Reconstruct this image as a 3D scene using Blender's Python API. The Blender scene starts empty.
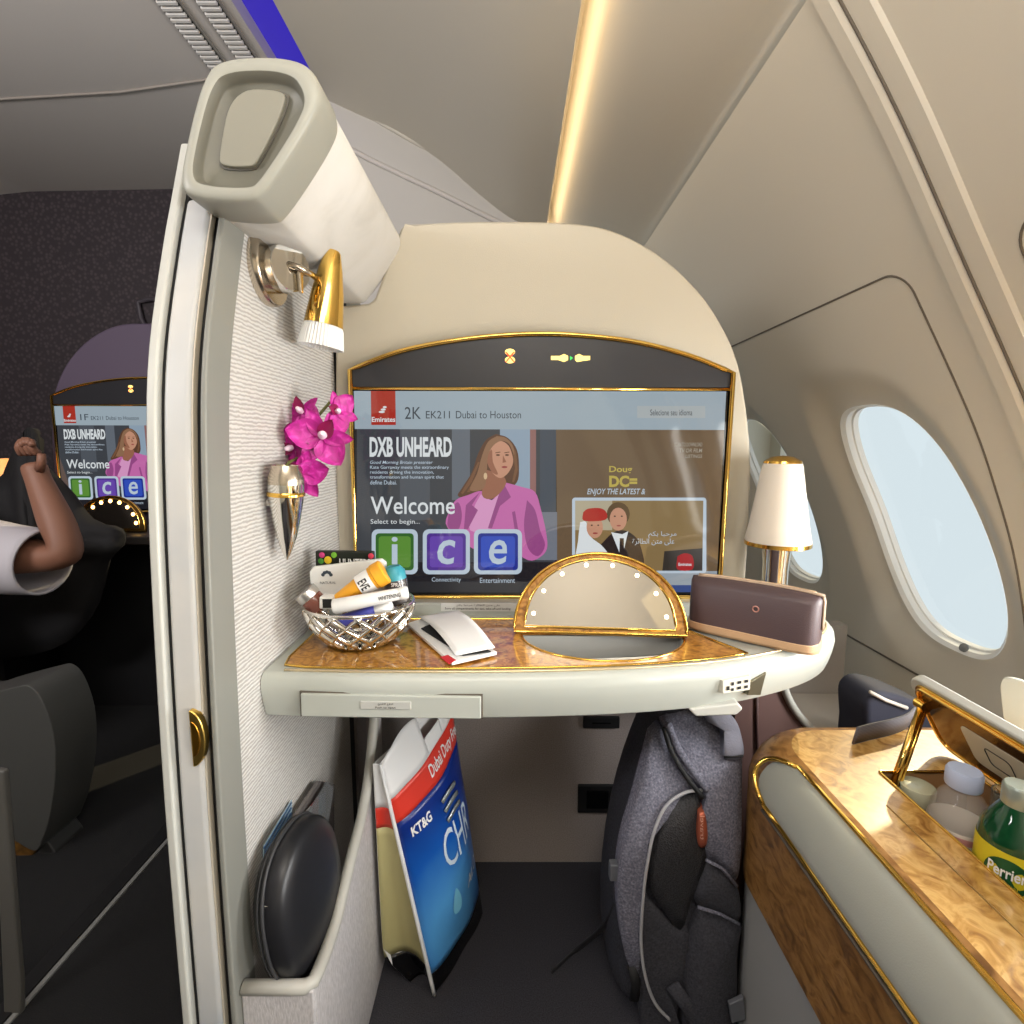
import bpy, math, random
from mathutils import Vector, Matrix
random.seed(7)
sc = bpy.context.scene
COL = sc.collection
H = 0.98                       # eye height; geometry below is written relative to the eye and lifted by H
PT = math.atan2(66, 512)
CP, SP = math.cos(PT), math.sin(PT)
PI = math.pi

# ------------------------------------------------------------------ measuring helpers
def ray(px, py):
    u = (px-512)/512; v = (512-py)/512
    return Vector((u, CP+v*SP, -SP+v*CP))
def onY(px, py, Y):
    d = ray(px, py); return d*(Y/d.y)
def onZ(px, py, Z):
    d = ray(px, py); return d*(Z/d.z)
def onX(px, py, X):
    d = ray(px, py); return d*(X/d.x)

# ------------------------------------------------------------------ materials
def s2l(c):
    return tuple((x/12.92 if x <= .04045 else ((x+.055)/1.055)**2.4) for x in c)
def rgb(r, g, b):
    return s2l((r/255, g/255, b/255))
MC = {}
def mat(name, col, rough=.5, metal=0, emis=0, ecol=None, coat=0, bump=None, trans=0, ior=1.45, alpha=1, sheen=0, spec=None):
    if name in MC: return MC[name]
    m = bpy.data.materials.new(name); m.use_nodes = True
    nt = m.node_tree; b = nt.nodes['Principled BSDF']
    c = rgb(*col)
    b.inputs['Base Color'].default_value = (*c, 1)
    b.inputs['Roughness'].default_value = rough
    b.inputs['Metallic'].default_value = metal
    b.inputs['IOR'].default_value = ior
    if coat:
        b.inputs['Coat Weight'].default_value = coat; b.inputs['Coat Roughness'].default_value = .04
    if emis:
        b.inputs['Emission Color'].default_value = (*(rgb(*ecol) if ecol else c), 1)
        b.inputs['Emission Strength'].default_value = emis
    if trans: b.inputs['Transmission Weight'].default_value = trans
    if alpha < 1: b.inputs['Alpha'].default_value = alpha
    if sheen: b.inputs['Sheen Weight'].default_value = sheen
    if spec is not None: b.inputs['Specular IOR Level'].default_value = spec
    if bump:
        kind, scale, strg = bump
        tc = nt.nodes.new('ShaderNodeTexCoord')
        bp = nt.nodes.new('ShaderNodeBump'); bp.inputs['Strength'].default_value = strg
        bp.inputs['Distance'].default_value = .002
        n = nt.nodes.new('ShaderNodeTexNoise'); n.inputs['Scale'].default_value = scale
        n.inputs['Detail'].default_value = 4
        nt.links.new(tc.outputs['Object'], n.inputs['Vector'])
        nt.links.new(n.outputs['Fac'], bp.inputs['Height'])
        nt.links.new(bp.outputs['Normal'], b.inputs['Normal'])
    MC[name] = m
    return m
def ramp_mat(name, tex, stops, rough=.4, coat=0, bump=0, metal=0, mapping=(1, 1, 1), sheen=0):
    """procedural two-or-more colour pattern.  tex=(kind, scale, detail, distortion)"""
    if name in MC: return MC[name]
    m = bpy.data.materials.new(name); m.use_nodes = True
    nt = m.node_tree; b = nt.nodes['Principled BSDF']
    tc = nt.nodes.new('ShaderNodeTexCoord'); mp = nt.nodes.new('ShaderNodeMapping')
    mp.inputs['Scale'].default_value = mapping
    nt.links.new(tc.outputs['Object'], mp.inputs['Vector'])
    if tex[0] == 'noise':
        n = nt.nodes.new('ShaderNodeTexNoise')
        n.inputs['Scale'].default_value = tex[1]; n.inputs['Detail'].default_value = tex[2]; n.inputs['Distortion'].default_value = tex[3]
        out = n.outputs['Fac']
    elif tex[0] == 'wave':
        n = nt.nodes.new('ShaderNodeTexWave'); n.bands_direction = 'Z'
        n.inputs['Scale'].default_value = tex[1]; n.inputs['Detail'].default_value = tex[2]; n.inputs['Distortion'].default_value = tex[3]
        n.inputs['Detail Scale'].default_value = tex[4] if len(tex) > 4 else 1
        out = n.outputs['Fac']
    else:
        n = nt.nodes.new('ShaderNodeTexVoronoi'); n.inputs['Scale'].default_value = tex[1]
        out = n.outputs['Distance']
    nt.links.new(mp.outputs['Vector'], n.inputs['Vector'])
    r = nt.nodes.new('ShaderNodeValToRGB'); e = r.color_ramp.elements
    while len(e) < len(stops): e.new(.5)
    for i, (p, c) in enumerate(stops):
        e[i].position = p; e[i].color = (*rgb(*c), 1)
    nt.links.new(out, r.inputs['Fac']); nt.links.new(r.outputs['Color'], b.inputs['Base Color'])
    b.inputs['Roughness'].default_value = rough; b.inputs['Metallic'].default_value = metal
    if sheen: b.inputs['Sheen Weight'].default_value = sheen
    if coat:
        b.inputs['Coat Weight'].default_value = coat; b.inputs['Coat Roughness'].default_value = .03
    if bump:
        bp = nt.nodes.new('ShaderNodeBump'); bp.inputs['Strength'].default_value = bump; bp.inputs['Distance'].default_value = .002
        nt.links.new(out, bp.inputs['Height']); nt.links.new(bp.outputs['Normal'], b.inputs['Normal'])
    MC[name] = m
    return m

GOLD = mat('polished_gold', (238, 190, 92), .16, 1)
GOLD2 = mat('bright_gold', (242, 200, 108), .09, 1)
CHROME = mat('chrome', (225, 222, 215), .06, 1)
NICKEL = mat('satin_nickel', (200, 188, 170), .22, 1)
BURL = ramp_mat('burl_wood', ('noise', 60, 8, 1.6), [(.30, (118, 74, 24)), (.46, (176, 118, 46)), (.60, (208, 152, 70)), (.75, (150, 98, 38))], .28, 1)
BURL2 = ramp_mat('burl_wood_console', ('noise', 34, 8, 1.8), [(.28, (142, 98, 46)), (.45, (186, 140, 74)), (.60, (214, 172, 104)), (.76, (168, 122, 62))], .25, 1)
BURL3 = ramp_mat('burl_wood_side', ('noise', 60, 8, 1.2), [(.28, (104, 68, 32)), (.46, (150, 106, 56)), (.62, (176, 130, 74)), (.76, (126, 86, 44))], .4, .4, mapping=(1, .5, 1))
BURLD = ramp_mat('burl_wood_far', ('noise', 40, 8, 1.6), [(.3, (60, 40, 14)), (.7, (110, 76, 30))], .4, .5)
PLAST = mat('pale_grey_plastic', (174, 177, 169), .35, coat=.2)
PLAST2 = mat('warm_white_plastic', (184, 184, 177), .4)
CAPG = mat('header_grey', (154, 153, 142), .4)
CAPG2 = mat('header_recess_grey', (112, 110, 99), .45)
CAPG3 = mat('header_plate_grey', (134, 131, 118), .45)
STRIPG = mat('strip_grey', (128, 128, 121), .45)
LEATHER = mat('beige_shell', (184, 176, 158), .6, bump=('n', 500, .15))
BEAM = ramp_mat('marbled_beam', ('noise', 9, 6, .8), [(.3, (172, 167, 158)), (.5, (190, 186, 178)), (.7, (196, 192, 185))], .5)
WEAVE = ramp_mat('woven_wall', ('wave', 60, 2, 3, 3), [(.2, (168, 164, 158)), (.5, (194, 191, 186)), (1, (204, 201, 197))], .6, bump=.35, mapping=(1, .5, 1))
WEAVEB = ramp_mat('grey_brown_fabric', ('noise', 400, 2, 0), [(.3, (142, 132, 128)), (.7, (166, 156, 151))], .85, bump=.3)
POCKETF = ramp_mat('pocket_fabric', ('noise', 420, 2, 0), [(.3, (176, 172, 172)), (.7, (202, 198, 198))], .8, bump=.25, mapping=(1, 1, .25))
CEIL = mat('ceiling_beige', (204, 198, 184), .55)
CEILG = mat('ceiling_grey', (196, 190, 184), .6)
WALLC = mat('sidewall_beige', (202, 196, 182), .55)
GROOVE = mat('groove', (96, 88, 78), .7)
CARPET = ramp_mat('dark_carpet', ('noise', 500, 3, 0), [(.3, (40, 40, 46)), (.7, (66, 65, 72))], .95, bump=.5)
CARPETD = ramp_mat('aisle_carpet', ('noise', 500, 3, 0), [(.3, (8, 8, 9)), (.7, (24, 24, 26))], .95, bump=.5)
BLACK = mat('black_gloss', (14, 14, 16), .12)
BLACKM = mat('black_matte', (20, 20, 22), .6)
DARKP = mat('dark_recess', (60, 55, 52), .5)
WHITE = mat('white_paper', (238, 238, 236), .6)
NAVY = mat('navy_fabric', (40, 42, 56), .75)
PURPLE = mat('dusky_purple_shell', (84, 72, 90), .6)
DARKW = ramp_mat('dark_patterned_wall', ('voronoi', 55), [(.2, (72, 62, 66)), (.55, (50, 43, 47))], .7)
DGREY = mat('dim_grey_seat', (66, 66, 64), .6)

# ------------------------------------------------------------------ object helpers
WO = {}          # object -> its origin (eye-relative)
def tag(o, label=None, cat=None, group=None, kind=None):
    if label: o['label'] = label
    if cat: o['category'] = cat
    if group: o['group'] = group
    if kind: o['kind'] = kind
    return o
def thing(name, label, cat, loc, group=None):
    o = bpy.data.objects.new(name, None); COL.objects.link(o)
    loc = Vector(loc); o.location = (loc.x, loc.y, loc.z+H); o.empty_display_size = .03
    WO[o.name] = loc
    return tag(o, label, cat, group)
def mk(name, vs, fs, m, parent=None, smooth=False, bevel=0, bseg=2, solid=0, sub=0, mats=None, fm=None, angle=35):
    vs = [Vector(v) for v in vs]
    if parent is not None: org = WO[parent.name]
    else:
        xs = [v.x for v in vs]; ys = [v.y for v in vs]
        org = Vector(((min(xs)+max(xs))/2, (min(ys)+max(ys))/2, min(v.z for v in vs)))
    me = bpy.data.meshes.new(name)
    me.from_pydata([v-org for v in vs], [], fs)
    for mm in (mats or [m]): me.materials.append(mm)
    if fm:
        for p, i in zip(me.polygons, fm): p.material_index = i
    me.validate(); me.update()
    import bmesh
    bm = bmesh.new(); bm.from_mesh(me); bmesh.ops.recalc_face_normals(bm, faces=bm.faces); bm.to_mesh(me); bm.free()
    if smooth:
        for p in me.polygons: p.use_smooth = True
    o = bpy.data.objects.new(name, me); COL.objects.link(o)
    if parent is not None:
        o.parent = parent; o.location = (0, 0, 0)
    else: o.location = (org.x, org.y, org.z+H)
    WO[o.name] = org
    if solid:
        md = o.modifiers.new('s', 'SOLIDIFY'); md.thickness = solid; md.offset = 0
    if bevel:
        md = o.modifiers.new('b', 'BEVEL'); md.width = bevel; md.segments = bseg; md.limit_method = 'ANGLE'; md.angle_limit = math.radians(angle)
        for p in me.polygons: p.use_smooth = True
        md.harden_normals = True
    if sub:
        md = o.modifiers.new('u', 'SUBSURF'); md.levels = sub; md.render_levels = sub
    return o
def struct(o, label=None):
    o['kind'] = 'structure'
    if label: o['label'] = label
    return o
def box(name, x, y, z, m, parent=None, bevel=0, bseg=2, R=None, c=None):
    vs = [Vector((a, b, d)) for a in x for b in y for d in z]
    if R is not None:
        c = Vector(c) if c is not None else sum(vs, Vector())/8
        vs = [c+R @ (v-c) for v in vs]
    fs = [(0, 1, 3, 2), (4, 6, 7, 5), (0, 4, 5, 1), (2, 3, 7, 6), (0, 2, 6, 4), (1, 5, 7, 3)]
    return mk(name, vs, fs, m, parent, bevel=bevel, bseg=bseg)
def prism(name, pts, axis, a0, a1, m, parent=None, bevel=0, bseg=2, smooth=False):
    """pts: 2-D outline in the two other axes (order x,y,z)"""
    def P(p, a):
        if axis == 'x': return (a, p[0], p[1])
        if axis == 'y': return (p[0], a, p[1])
        return (p[0], p[1], a)
    n = len(pts)
    vs = [P(p, a0) for p in pts]+[P(p, a1) for p in pts]
    fs = [tuple(range(n))[::-1], tuple(range(n, 2*n))]+[(i, (i+1) % n, n+(i+1) % n, n+i) for i in range(n)]
    return mk(name, vs, fs, m, parent, bevel=bevel, bseg=bseg, smooth=smooth)
def tube(name, pts, r, m, parent=None, closed=False, seg=10, flat=None):
    vs, fs = tube_geo(pts, r, closed, seg, flat)
    return mk(name, vs, fs, m, parent, smooth=True)
def tube_geo(pts, r, closed=False, seg=10, flat=None):
    pts = [Vector(p) for p in pts]; n = len(pts)
    rs = r if isinstance(r, (list, tuple)) else [r]*n
    vs, fs = [], []
    up = None
    for i in range(n):
        if closed: t = pts[(i+1) % n]-pts[i-1]
        else: t = pts[min(i+1, n-1)]-pts[max(i-1, 0)]
        t.normalize()
        if up is None:
            up = Vector((0, 0, 1)) if abs(t.z) < .8 else Vector((0, 1, 0))
            if flat is not None: up = Vector(flat[0])
        up = (up-t*up.dot(t)).normalized(); s = t.cross(up)
        ku, ks = (1, 1) if flat is None else (flat[1], flat[2])
        for k in range(seg):
            a = 2*PI*k/seg
            vs.append(pts[i]+(up*math.cos(a)*ku+s*math.sin(a)*ks)*rs[i])
    for i in range(n if closed else n-1):
        j = (i+1) % n
        for k in range(seg):
            k2 = (k+1) % seg
            fs.append((i*seg+k, i*seg+k2, j*seg+k2, j*seg+k))
    if not closed:
        fs.append(tuple(range(seg))[::-1]); fs.append(tuple(range((n-1)*seg, n*seg)))
    return vs, fs
def merge(*gs):
    V, F = [], []
    for vs, fs in gs:
        o = len(V); V += list(vs); F += [tuple(i+o for i in f) for f in fs]
    return V, F
def lathe_geo(prof, org, d=(0, 0, 1), seg=32, cap=True):
    d = Vector(d).normalized(); org = Vector(org)
    a = d.orthogonal().normalized(); b = d.cross(a)
    vs, fs = [], []
    for r, h in prof:
        for k in range(seg):
            t = 2*PI*k/seg
            vs.append(org+d*h+(a*math.cos(t)+b*math.sin(t))*max(r, 1e-5))
    for i in range(len(prof)-1):
        for k in range(seg):
            k2 = (k+1) % seg
            fs.append((i*seg+k, i*seg+k2, (i+1)*seg+k2, (i+1)*seg+k))
    if cap:
        fs.append(tuple(range(seg))[::-1]); fs.append(tuple(range((len(prof)-1)*seg, len(prof)*seg)))
    return vs, fs
def lathe(name, prof, org, m, parent=None, d=(0, 0, 1), seg=32, cap=True, smooth=True):
    vs, fs = lathe_geo(prof, org, d, seg, cap)
    o = mk(name, vs, fs, m, parent, smooth=smooth)
    if smooth:
        md = o.modifiers.new('e', 'EDGE_SPLIT'); md.split_angle = math.radians(40)
    return o
def surf(name, f, nu, nv, m, parent=None, solid=0, smooth=True):
    vs = [f(i/nu, j/nv) for j in range(nv+1) for i in range(nu+1)]
    fs = [(j*(nu+1)+i, j*(nu+1)+i+1, (j+1)*(nu+1)+i+1, (j+1)*(nu+1)+i) for j in range(nv) for i in range(nu)]
    return mk(name, vs, fs, m, parent, smooth=smooth, solid=solid)
def loft(name, rings, m, parent=None, e=3.0, seg=40, rot=0, wob=0, sub=0, e_list=None):
    """rings: (cx,cy,z,ax,ay) superellipse sections"""
    vs, fs = [], []
    for ri, (cx, cy, z, ax, ay) in enumerate(rings):
        for k in range(seg):
            t = 2*PI*k/seg; c, s = math.cos(t), math.sin(t)
            q = (abs(c)**e+abs(s)**e)**(-1/e)
            w = 1+wob*math.sin(3*t+ri*1.7)*math.cos(ri*2.1+t)
            x, y = ax*c*q*w, ay*s*q*w
            vs.append(Vector((cx+x*math.cos(rot)-y*math.sin(rot), cy+x*math.sin(rot)+y*math.cos(rot), z)))
    n = len(rings)
    for i in range(n-1):
        for k in range(seg):
            k2 = (k+1) % seg
            fs.append((i*seg+k, i*seg+k2, (i+1)*seg+k2, (i+1)*seg+k))
    fs.append(tuple(range(seg))[::-1]); fs.append(tuple(range((n-1)*seg, n*seg)))
    return mk(name, vs, fs, m, parent, smooth=True, sub=sub)
def text_geo(s, bold=0, shear=0, spacing=1):
    cu = bpy.data.curves.new('t', 'FONT'); cu.body = s; cu.resolution_u = 3; cu.offset = bold; cu.shear = shear
    cu.space_character = spacing; cu.extrude = 0
    o = bpy.data.objects.new('t', cu); COL.objects.link(o)
    dg = bpy.context.evaluated_depsgraph_get(); dg.update()
    me = bpy.data.meshes.new_from_object(o.evaluated_get(dg))
    vs = [v.co.copy() for v in me.vertices]; fs = [tuple(p.vertices) for p in me.polygons]
    bpy.data.objects.remove(o); bpy.data.curves.remove(cu); bpy.data.meshes.remove(me)
    if not vs: return [], []
    x0 = min(v.x for v in vs); x1 = max(v.x for v in vs); y0 = min(v.y for v in vs); y1 = max(v.y for v in vs)
    return [((v.x-x0)/(x1-x0), (v.y-y0)/(y1-y0)) for v in vs], fs
def text(name, s, f, m, parent, bold=0, shear=0):
    """f maps (u right 0..1, v up 0..1) of the text's own box to a point"""
    vs, fs = text_geo(s, bold, shear)
    if not vs: return None
    return mk(name, [f(u, v) for u, v in vs], fs, m, parent)
def flatposter(name, pts, m, parent):
    """a flat filled outline"""
    return mk(name, pts, [tuple(range(len(pts)))], m, parent)
def rrect(x0, x1, y0, y1, r, n=6):
    out = []
    for cx, cy, a in ((x1-r, y1-r, 0), (x0+r, y1-r, PI/2), (x0+r, y0+r, PI), (x1-r, y0+r, 1.5*PI)):
        for k in range(n+1):
            t = a+PI/2*k/n; out.append((cx+r*math.cos(t), cy+r*math.sin(t)))
    return out
def spline(pts, n):
    """Catmull-Rom through pts (any dimension)"""
    pts = [Vector(p) for p in pts]; out = []
    P = [pts[0]*2-pts[1]]+pts+[pts[-1]*2-pts[-2]]
    for i in range(1, len(P)-2):
        for k in range(n):
            t = k/n
            out.append(.5*((2*P[i])+(P[i+1]-P[i-1])*t+(2*P[i-1]-5*P[i]+4*P[i+1]-P[i+2])*t*t+(3*P[i]-P[i-1]-3*P[i+1]+P[i+2])*t**3))
    out.append(pts[-1]); return out

# =================================================================== THE SETTING
FZ = -H
# sidewall profile, top to bottom (X, Z)
prof = spline([(.43, .645), (.505, .535), (.568, .435), (.65, .292), (.786, .056), (.85, -.08), (.897, -.2), (.935, -.34), (.955, -.45), (.965, -.54), (.972, -.72), (.972, -.98)], 8)
acc = [0]
for a, b in zip(prof, prof[1:]): acc.append(acc[-1]+(b-a).length)
SL = acc[-1]
def prof_at(s):
    s = max(0, min(SL-1e-6, s))
    for i in range(len(acc)-1):
        if acc[i+1] >= s:
            t = (s-acc[i])/(acc[i+1]-acc[i]); return prof[i].lerp(prof[i+1], t)
def s_of_z(z):
    lo, hi = 0, SL
    for _ in range(40):
        md = (lo+hi)/2
        if prof_at(md).y > z: lo = md
        else: hi = md
    return lo
def wallP(s, Y, off=0):
    p = prof_at(s); q = prof_at(s+.01); r = prof_at(s-.01); t = (q-r).normalized()
    n = Vector((-t.y, t.x))          # outward (away from the cabin)
    if n.x < 0: n = -n
    return Vector((p.x+n.x*off, Y, p.y+n.y*off))
sA, sB = s_of_z(.292), s_of_z(-.54)
sT, sBo = s_of_z(.078), s_of_z(-.455)
sC, sH = (sT+sBo)/2, (sBo-sT)/2
HW = .163
SHR = .17      # the windows lean with the tapering nose
def sup(t, a, b, e=2.9):
    c, s = math.cos(t), math.sin(t); q = (abs(c)**e+abs(s)**e)**(-1/e)
    return a*c*q, b*s*q
PITCH = .60
V, F = [], []
def addgrid(fn, nu, nv):
    o = len(V)
    for j in range(nv+1):
        for i in range(nu+1): V.append(fn(i/nu, j/nv))
    for j in range(nv):
        for i in range(nu):
            F.append((o+j*(nu+1)+i, o+j*(nu+1)+i+1, o+(j+1)*(nu+1)+i+1, o+(j+1)*(nu+1)+i))
bays = [1.137+PITCH*k for k in (2, 1, 0, -1, -2, -3, -4)]
Y1, Y0 = bays[0]+PITCH/2, bays[-1]-PITCH/2
addgrid(lambda u, v: wallP(v*sA, Y0+(Y1-Y0)*u), 24, 16)
addgrid(lambda u, v: wallP(sB+(SL-sB)*v, Y0+(Y1-Y0)*u), 24, 6)
NT = 96; NR = 22
for c in bays:
    o = len(V)
    for j in range(NR+1):
        v = j/NR
        for k in range(NT):
            t = 2*PI*(k+.5)/NT
            hx, hy = sup(t, HW, sH)
            # rectangle boundary along the same direction
            dx, dy = math.cos(t), math.sin(t)
            a, bb = PITCH/2, None
            top, bot = sC-sA, sB-sC
            lim = []
            if abs(dx) > 1e-6: lim.append(a/abs(dx))
            if abs(dy) > 1e-6: lim.append((bot if dy > 0 else top)/abs(dy))
            L = min(lim); rx, ry = dx*L, dy*L
            for qx in (-a, a):
                for qy in (-top, bot):
                    dt = (math.atan2(qy, qx)-t+PI) % (2*PI)-PI
                    if abs(dt) <= PI/NT+1e-6: rx, ry = qx, qy
            w = v**1.15
            hx2 = hx-SHR*hy
            X_, Y_ = hx2+(rx-hx2)*w, hy+(ry-hy)*w
            # distance past the hole measured as a scaled super-ellipse radius
            q = ((abs(X_+SHR*Y_)/HW)**2.9+(abs(Y_)/sH)**2.9)**(1/2.9)
            g = min(1, max(0, (q-1)/.42)); g = g*g*(3-2*g)
            V.append(wallP(sC+Y_, c+X_, .028*(1-g)))
    for j in range(NR):
        for k in range(NT):
            k2 = (k+1) % NT
            F.append((o+j*NT+k, o+j*NT+k2, o+(j+1)*NT+k2, o+(j+1)*NT+k))
struct(mk('wall_right', V, F, WALLC, smooth=True), 'curved beige cabin sidewall with window recesses')
SKYP = bpy.data.materials.new('frosted_window_pane'); SKYP.use_nodes = True
nt = SKYP.node_tree; nt.nodes.clear()
o_ = nt.nodes.new('ShaderNodeOutputMaterial'); mx = nt.nodes.new('ShaderNodeMixShader'); tr = nt.nodes.new('ShaderNodeBsdfTransparent'); gl = nt.nodes.new('ShaderNodeBsdfGlossy')
tr.inputs['Color'].default_value = (.97, .985, 1, 1); gl.inputs['Roughness'].default_value = .02; mx.inputs[0].default_value = .05
nt.links.new(tr.outputs[0], mx.inputs[1]); nt.links.new(gl.outputs[0], mx.inputs[2]); nt.links.new(mx.outputs[0], o_.inputs['Surface'])
REVEAL = mat('white_window_reveal', (232, 232, 228), .35)
def ring(c, f0, f1, n=NT):
    vs, fs = [], []
    for fa, fb, off in (f0, f1):
        for k in range(n):
            t = 2*PI*(k+.5)/n; x, y = sup(t, HW*fa, sH*fb); vs.append(wallP(sC+y, c+x-SHR*y, off))
    for k in range(n):
        k2 = (k+1) % n; fs.append((k, k2, n+k2, n+k))
    return vs, fs
for i, c in enumerate(bays[1:6]):
    vs, fs = merge(ring(c, (1, 1, .0275), (.955, .97, .035)), ring(c, (.955, .97, .035), (.945, .965, .048)), ring(c, (.945, .965, .048), (.925, .95, .050)), ring(c, (.925, .95, .050), (.915, .945, .062)))
    w = struct(mk('window_%d' % (i+1), vs, fs, REVEAL, smooth=True), 'rounded cabin window with white reveal')
    # each ring was added on its own, so shade it by its own angle
    n = 48
    pp = [sup(2*PI*k/n, HW*.915, sH*.945) for k in range(n)]
    vs = [wallP(sC, c, .060)]+[wallP(sC+y, c+x-SHR*y, .060) for x, y in pp]
    pane = mk('pane', vs, [(0, 1+k, 1+(k+1) % n) for k in range(n)], SKYP, w)
    if i == 1:
        q = wallP(sBo-.012, c-.075+.01, .036)
        lathe('blind_button', [(.0095, 0), (.0095, .004), (.006, .006)], q+Vector((.0, 0, .0)), mat('grey_button', (120, 122, 122), .3), w, d=(-.9, 0, .42))
# grooves on the sidewall
def groove(name, pts, r=.0022, m=GROOVE):
    return struct(tube(name, pts, r, m, seg=6))
n_tr = 1
for c in bays[2:5]:
    pts = []
    yl, yr = c-.242, (c+.175 if c < 1 else 2.45)
    s_top = sA
    R_ = .045
    zs = []
    for k in range(40): pts.append((s_of_z(-.54)+(s_top+R_-s_of_z(-.54))*k/39, yl))
    for k in range(1, 9):
        a = PI/2*k/8; pts.append((s_top+R_-R_*math.sin(a), yl+R_-R_*math.cos(a)))
    for k in range(1, 6): pts.append((s_top, yl+R_+(yr-R_-yl-R_)*k/6))
    for k in range(0, 9):
        a = PI/2*k/8; pts.append((s_top+R_-R_*math.cos(a), yr-R_+R_*math.sin(a)))
    for k in range(1, 40): pts.append((s_top+R_+(s_of_z(-.54)-s_top-R_)*k/39, yr))
    groove('trim_%d' % n_tr, [wallP(s, y, .0004) for s, y in pts]); n_tr += 1
    # rib band between two panels
    yb = c-.329
    bandv = []
    for u, (yy, off) in enumerate(((yb-.062, .002), (yb-.056, -.005), (yb-.022, -.005), (yb-.012, -.0105), (yb+.010, -.0105), (yb+.022, .002))):
        for k in range(41): bandv.append(wallP(SL*k/40, yy, off))
    fs = [(u*41+k, u*41+k+1, (u+1)*41+k+1, (u+1)*41+k) for u in range(5) for k in range(40)]
    struct(mk('trim_%d' % n_tr, bandv, fs, WALLC, smooth=False)); n_tr += 1
    groove('trim_%d' % n_tr, [wallP(SL*k/40, yb-.0225, -.006) for k in range(41)], .0022); n_tr += 1
groove('trim_%d' % n_tr, [wallP(sB, Y0, 0), wallP(sB, Y1, 0)], .0025); n_tr += 1

# ceiling over the suites: right panel, strip gap, left sweeping panel
YF = 1.9
BACK = -1.75
def ext(name, pts, y0, y1, m, smooth=True, label=None, solid=0):
    n = len(pts)
    vs = [(p[0], y0, p[1]) for p in pts]+[(p[0], y1, p[1]) for p in pts]
    fs = [(i, i+1, n+i+1, n+i) for i in range(n-1)]
    o = mk(name, vs, fs, m, smooth=smooth, solid=solid)
    return struct(o, label)
ext('ceiling', spline([(.436, .652), (.40, .668), (.30, .705), (.215, .737), (.165, .764), (.142, .80), (.138, .83)], 5), BACK, 2.5, CEIL, label='beige ceiling panel between light strip and window wall')
ext('ceiling', [Vector((.14, .83)), Vector((.06, .835)), Vector((.06, .775)), Vector((.118, .748))], BACK, 2.5, CEIL, smooth=False, label='lip beside the light strip')
ext('ceiling', spline([(.118, .748), (.0, .785), (-.12, .87), (-.25, .975), (-.40, 1.065), (-.55, 1.13), (-.63, 1.165)], 6), BACK, YF, CEIL, label='sweeping beige ceiling panel left of the light strip')
ext('ceiling', [(-.63, 1.165), (-.64, 1.21), (-.74, 1.21)], BACK, 2.5, mat('violet_cove', (60, 40, 150), .5, emis=.5, ecol=(62, 52, 200)), smooth=False, label='violet lit ceiling cove over the aisle')
ext('ceiling', [(-.74, 1.21), (-.74, 1.165), (-1.3, 1.165), (-2.2, 1.15), (-2.9, 1.08)], BACK, 2.5, CEILG, smooth=False, label='grey aisle ceiling')
struct(box('ceiling', (-3, 1.4), (BACK-.1, 2.75), (1.24, 1.27), CEILG), 'roof over the cabin')
groove('trim_%d' % n_tr, [(.436, BACK, .649), (.436, 2.5, .649)], .0028); n_tr += 1
# seam across the aisle ceiling
groove('trim_%d' % n_tr, [(-2.9, 1.93, 1.078), (-2.2, 1.91, 1.148), (-1.3, 1.86, 1.163), (-.75, 1.76, 1.163)], .004, mat('seam', (150, 142, 134), .6)); n_tr += 1
# strip light
sl = thing('ceiling_strip_light', 'long warm white strip light glowing in the ceiling gap above the suite', 'light', (.124, 0, .79))
mk('light_strip', [(.1185, BACK, .751), (.1185, 2.45, .751), (.1185, 2.45, .772), (.1185, BACK, .772)], [(0, 1, 2, 3)], mat('strip_glow', (255, 220, 165), .5, emis=7, ecol=(255, 226, 182)), sl)
# bulkhead in front of the suite ceiling with the two fillet lines
struct(box('wall_front', (-.66, .128), (YF, YF+.03), (FZ, 1.24), mat('bulkhead_grey', (190, 186, 180), .6)), 'pale bulkhead under the ceiling ahead of the suite')
tube_l = [onY(*p, YF-.004) for p in ((300, 58), (330, 88), (365, 112), (405, 136), (435, 152), (462, 166))]
struct(tube('trim_%d' % n_tr, spline(tube_l, 6), .009, CEIL), 'raised line on the bulkhead'); n_tr += 1
tube_l = [onY(*p, YF-.004) for p in ((335, 140), (365, 157), (400, 174), (440, 193), (490, 218), (520, 232))]
struct(tube('trim_%d' % n_tr, spline(tube_l, 6), .009, CEILG)); n_tr += 1
# far walls, aft wall, floor
struct(box('wall_front', (-3, -.64), (2.5, 2.55), (FZ, 1.24), DARKW), 'dark patterned cabin wall far ahead')
struct(box('wall_front', (.1, 1.3), (2.5, 2.55), (FZ, 1.24), WALLC), 'front wall beyond the suite')
struct(box('wall_left', (-2.95, -2.9), (BACK, 2.55), (FZ, 1.24), DARKW), 'dark wall across the cabin')
struct(box('wall_back', (-3, 1.3), (BACK-.05, BACK), (FZ, 1.24), CEIL), 'beige wall aft of the suite')
struct(box('wall_right', (1.25, 1.3), (2.4, 2.55), (FZ, 1.24), WALLC))
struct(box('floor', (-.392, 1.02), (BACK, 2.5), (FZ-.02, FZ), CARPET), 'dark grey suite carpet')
struct(box('floor', (-2.9, -.392), (BACK, 2.5), (FZ-.02, FZ), CARPETD), 'nearly black aisle carpet')

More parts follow.
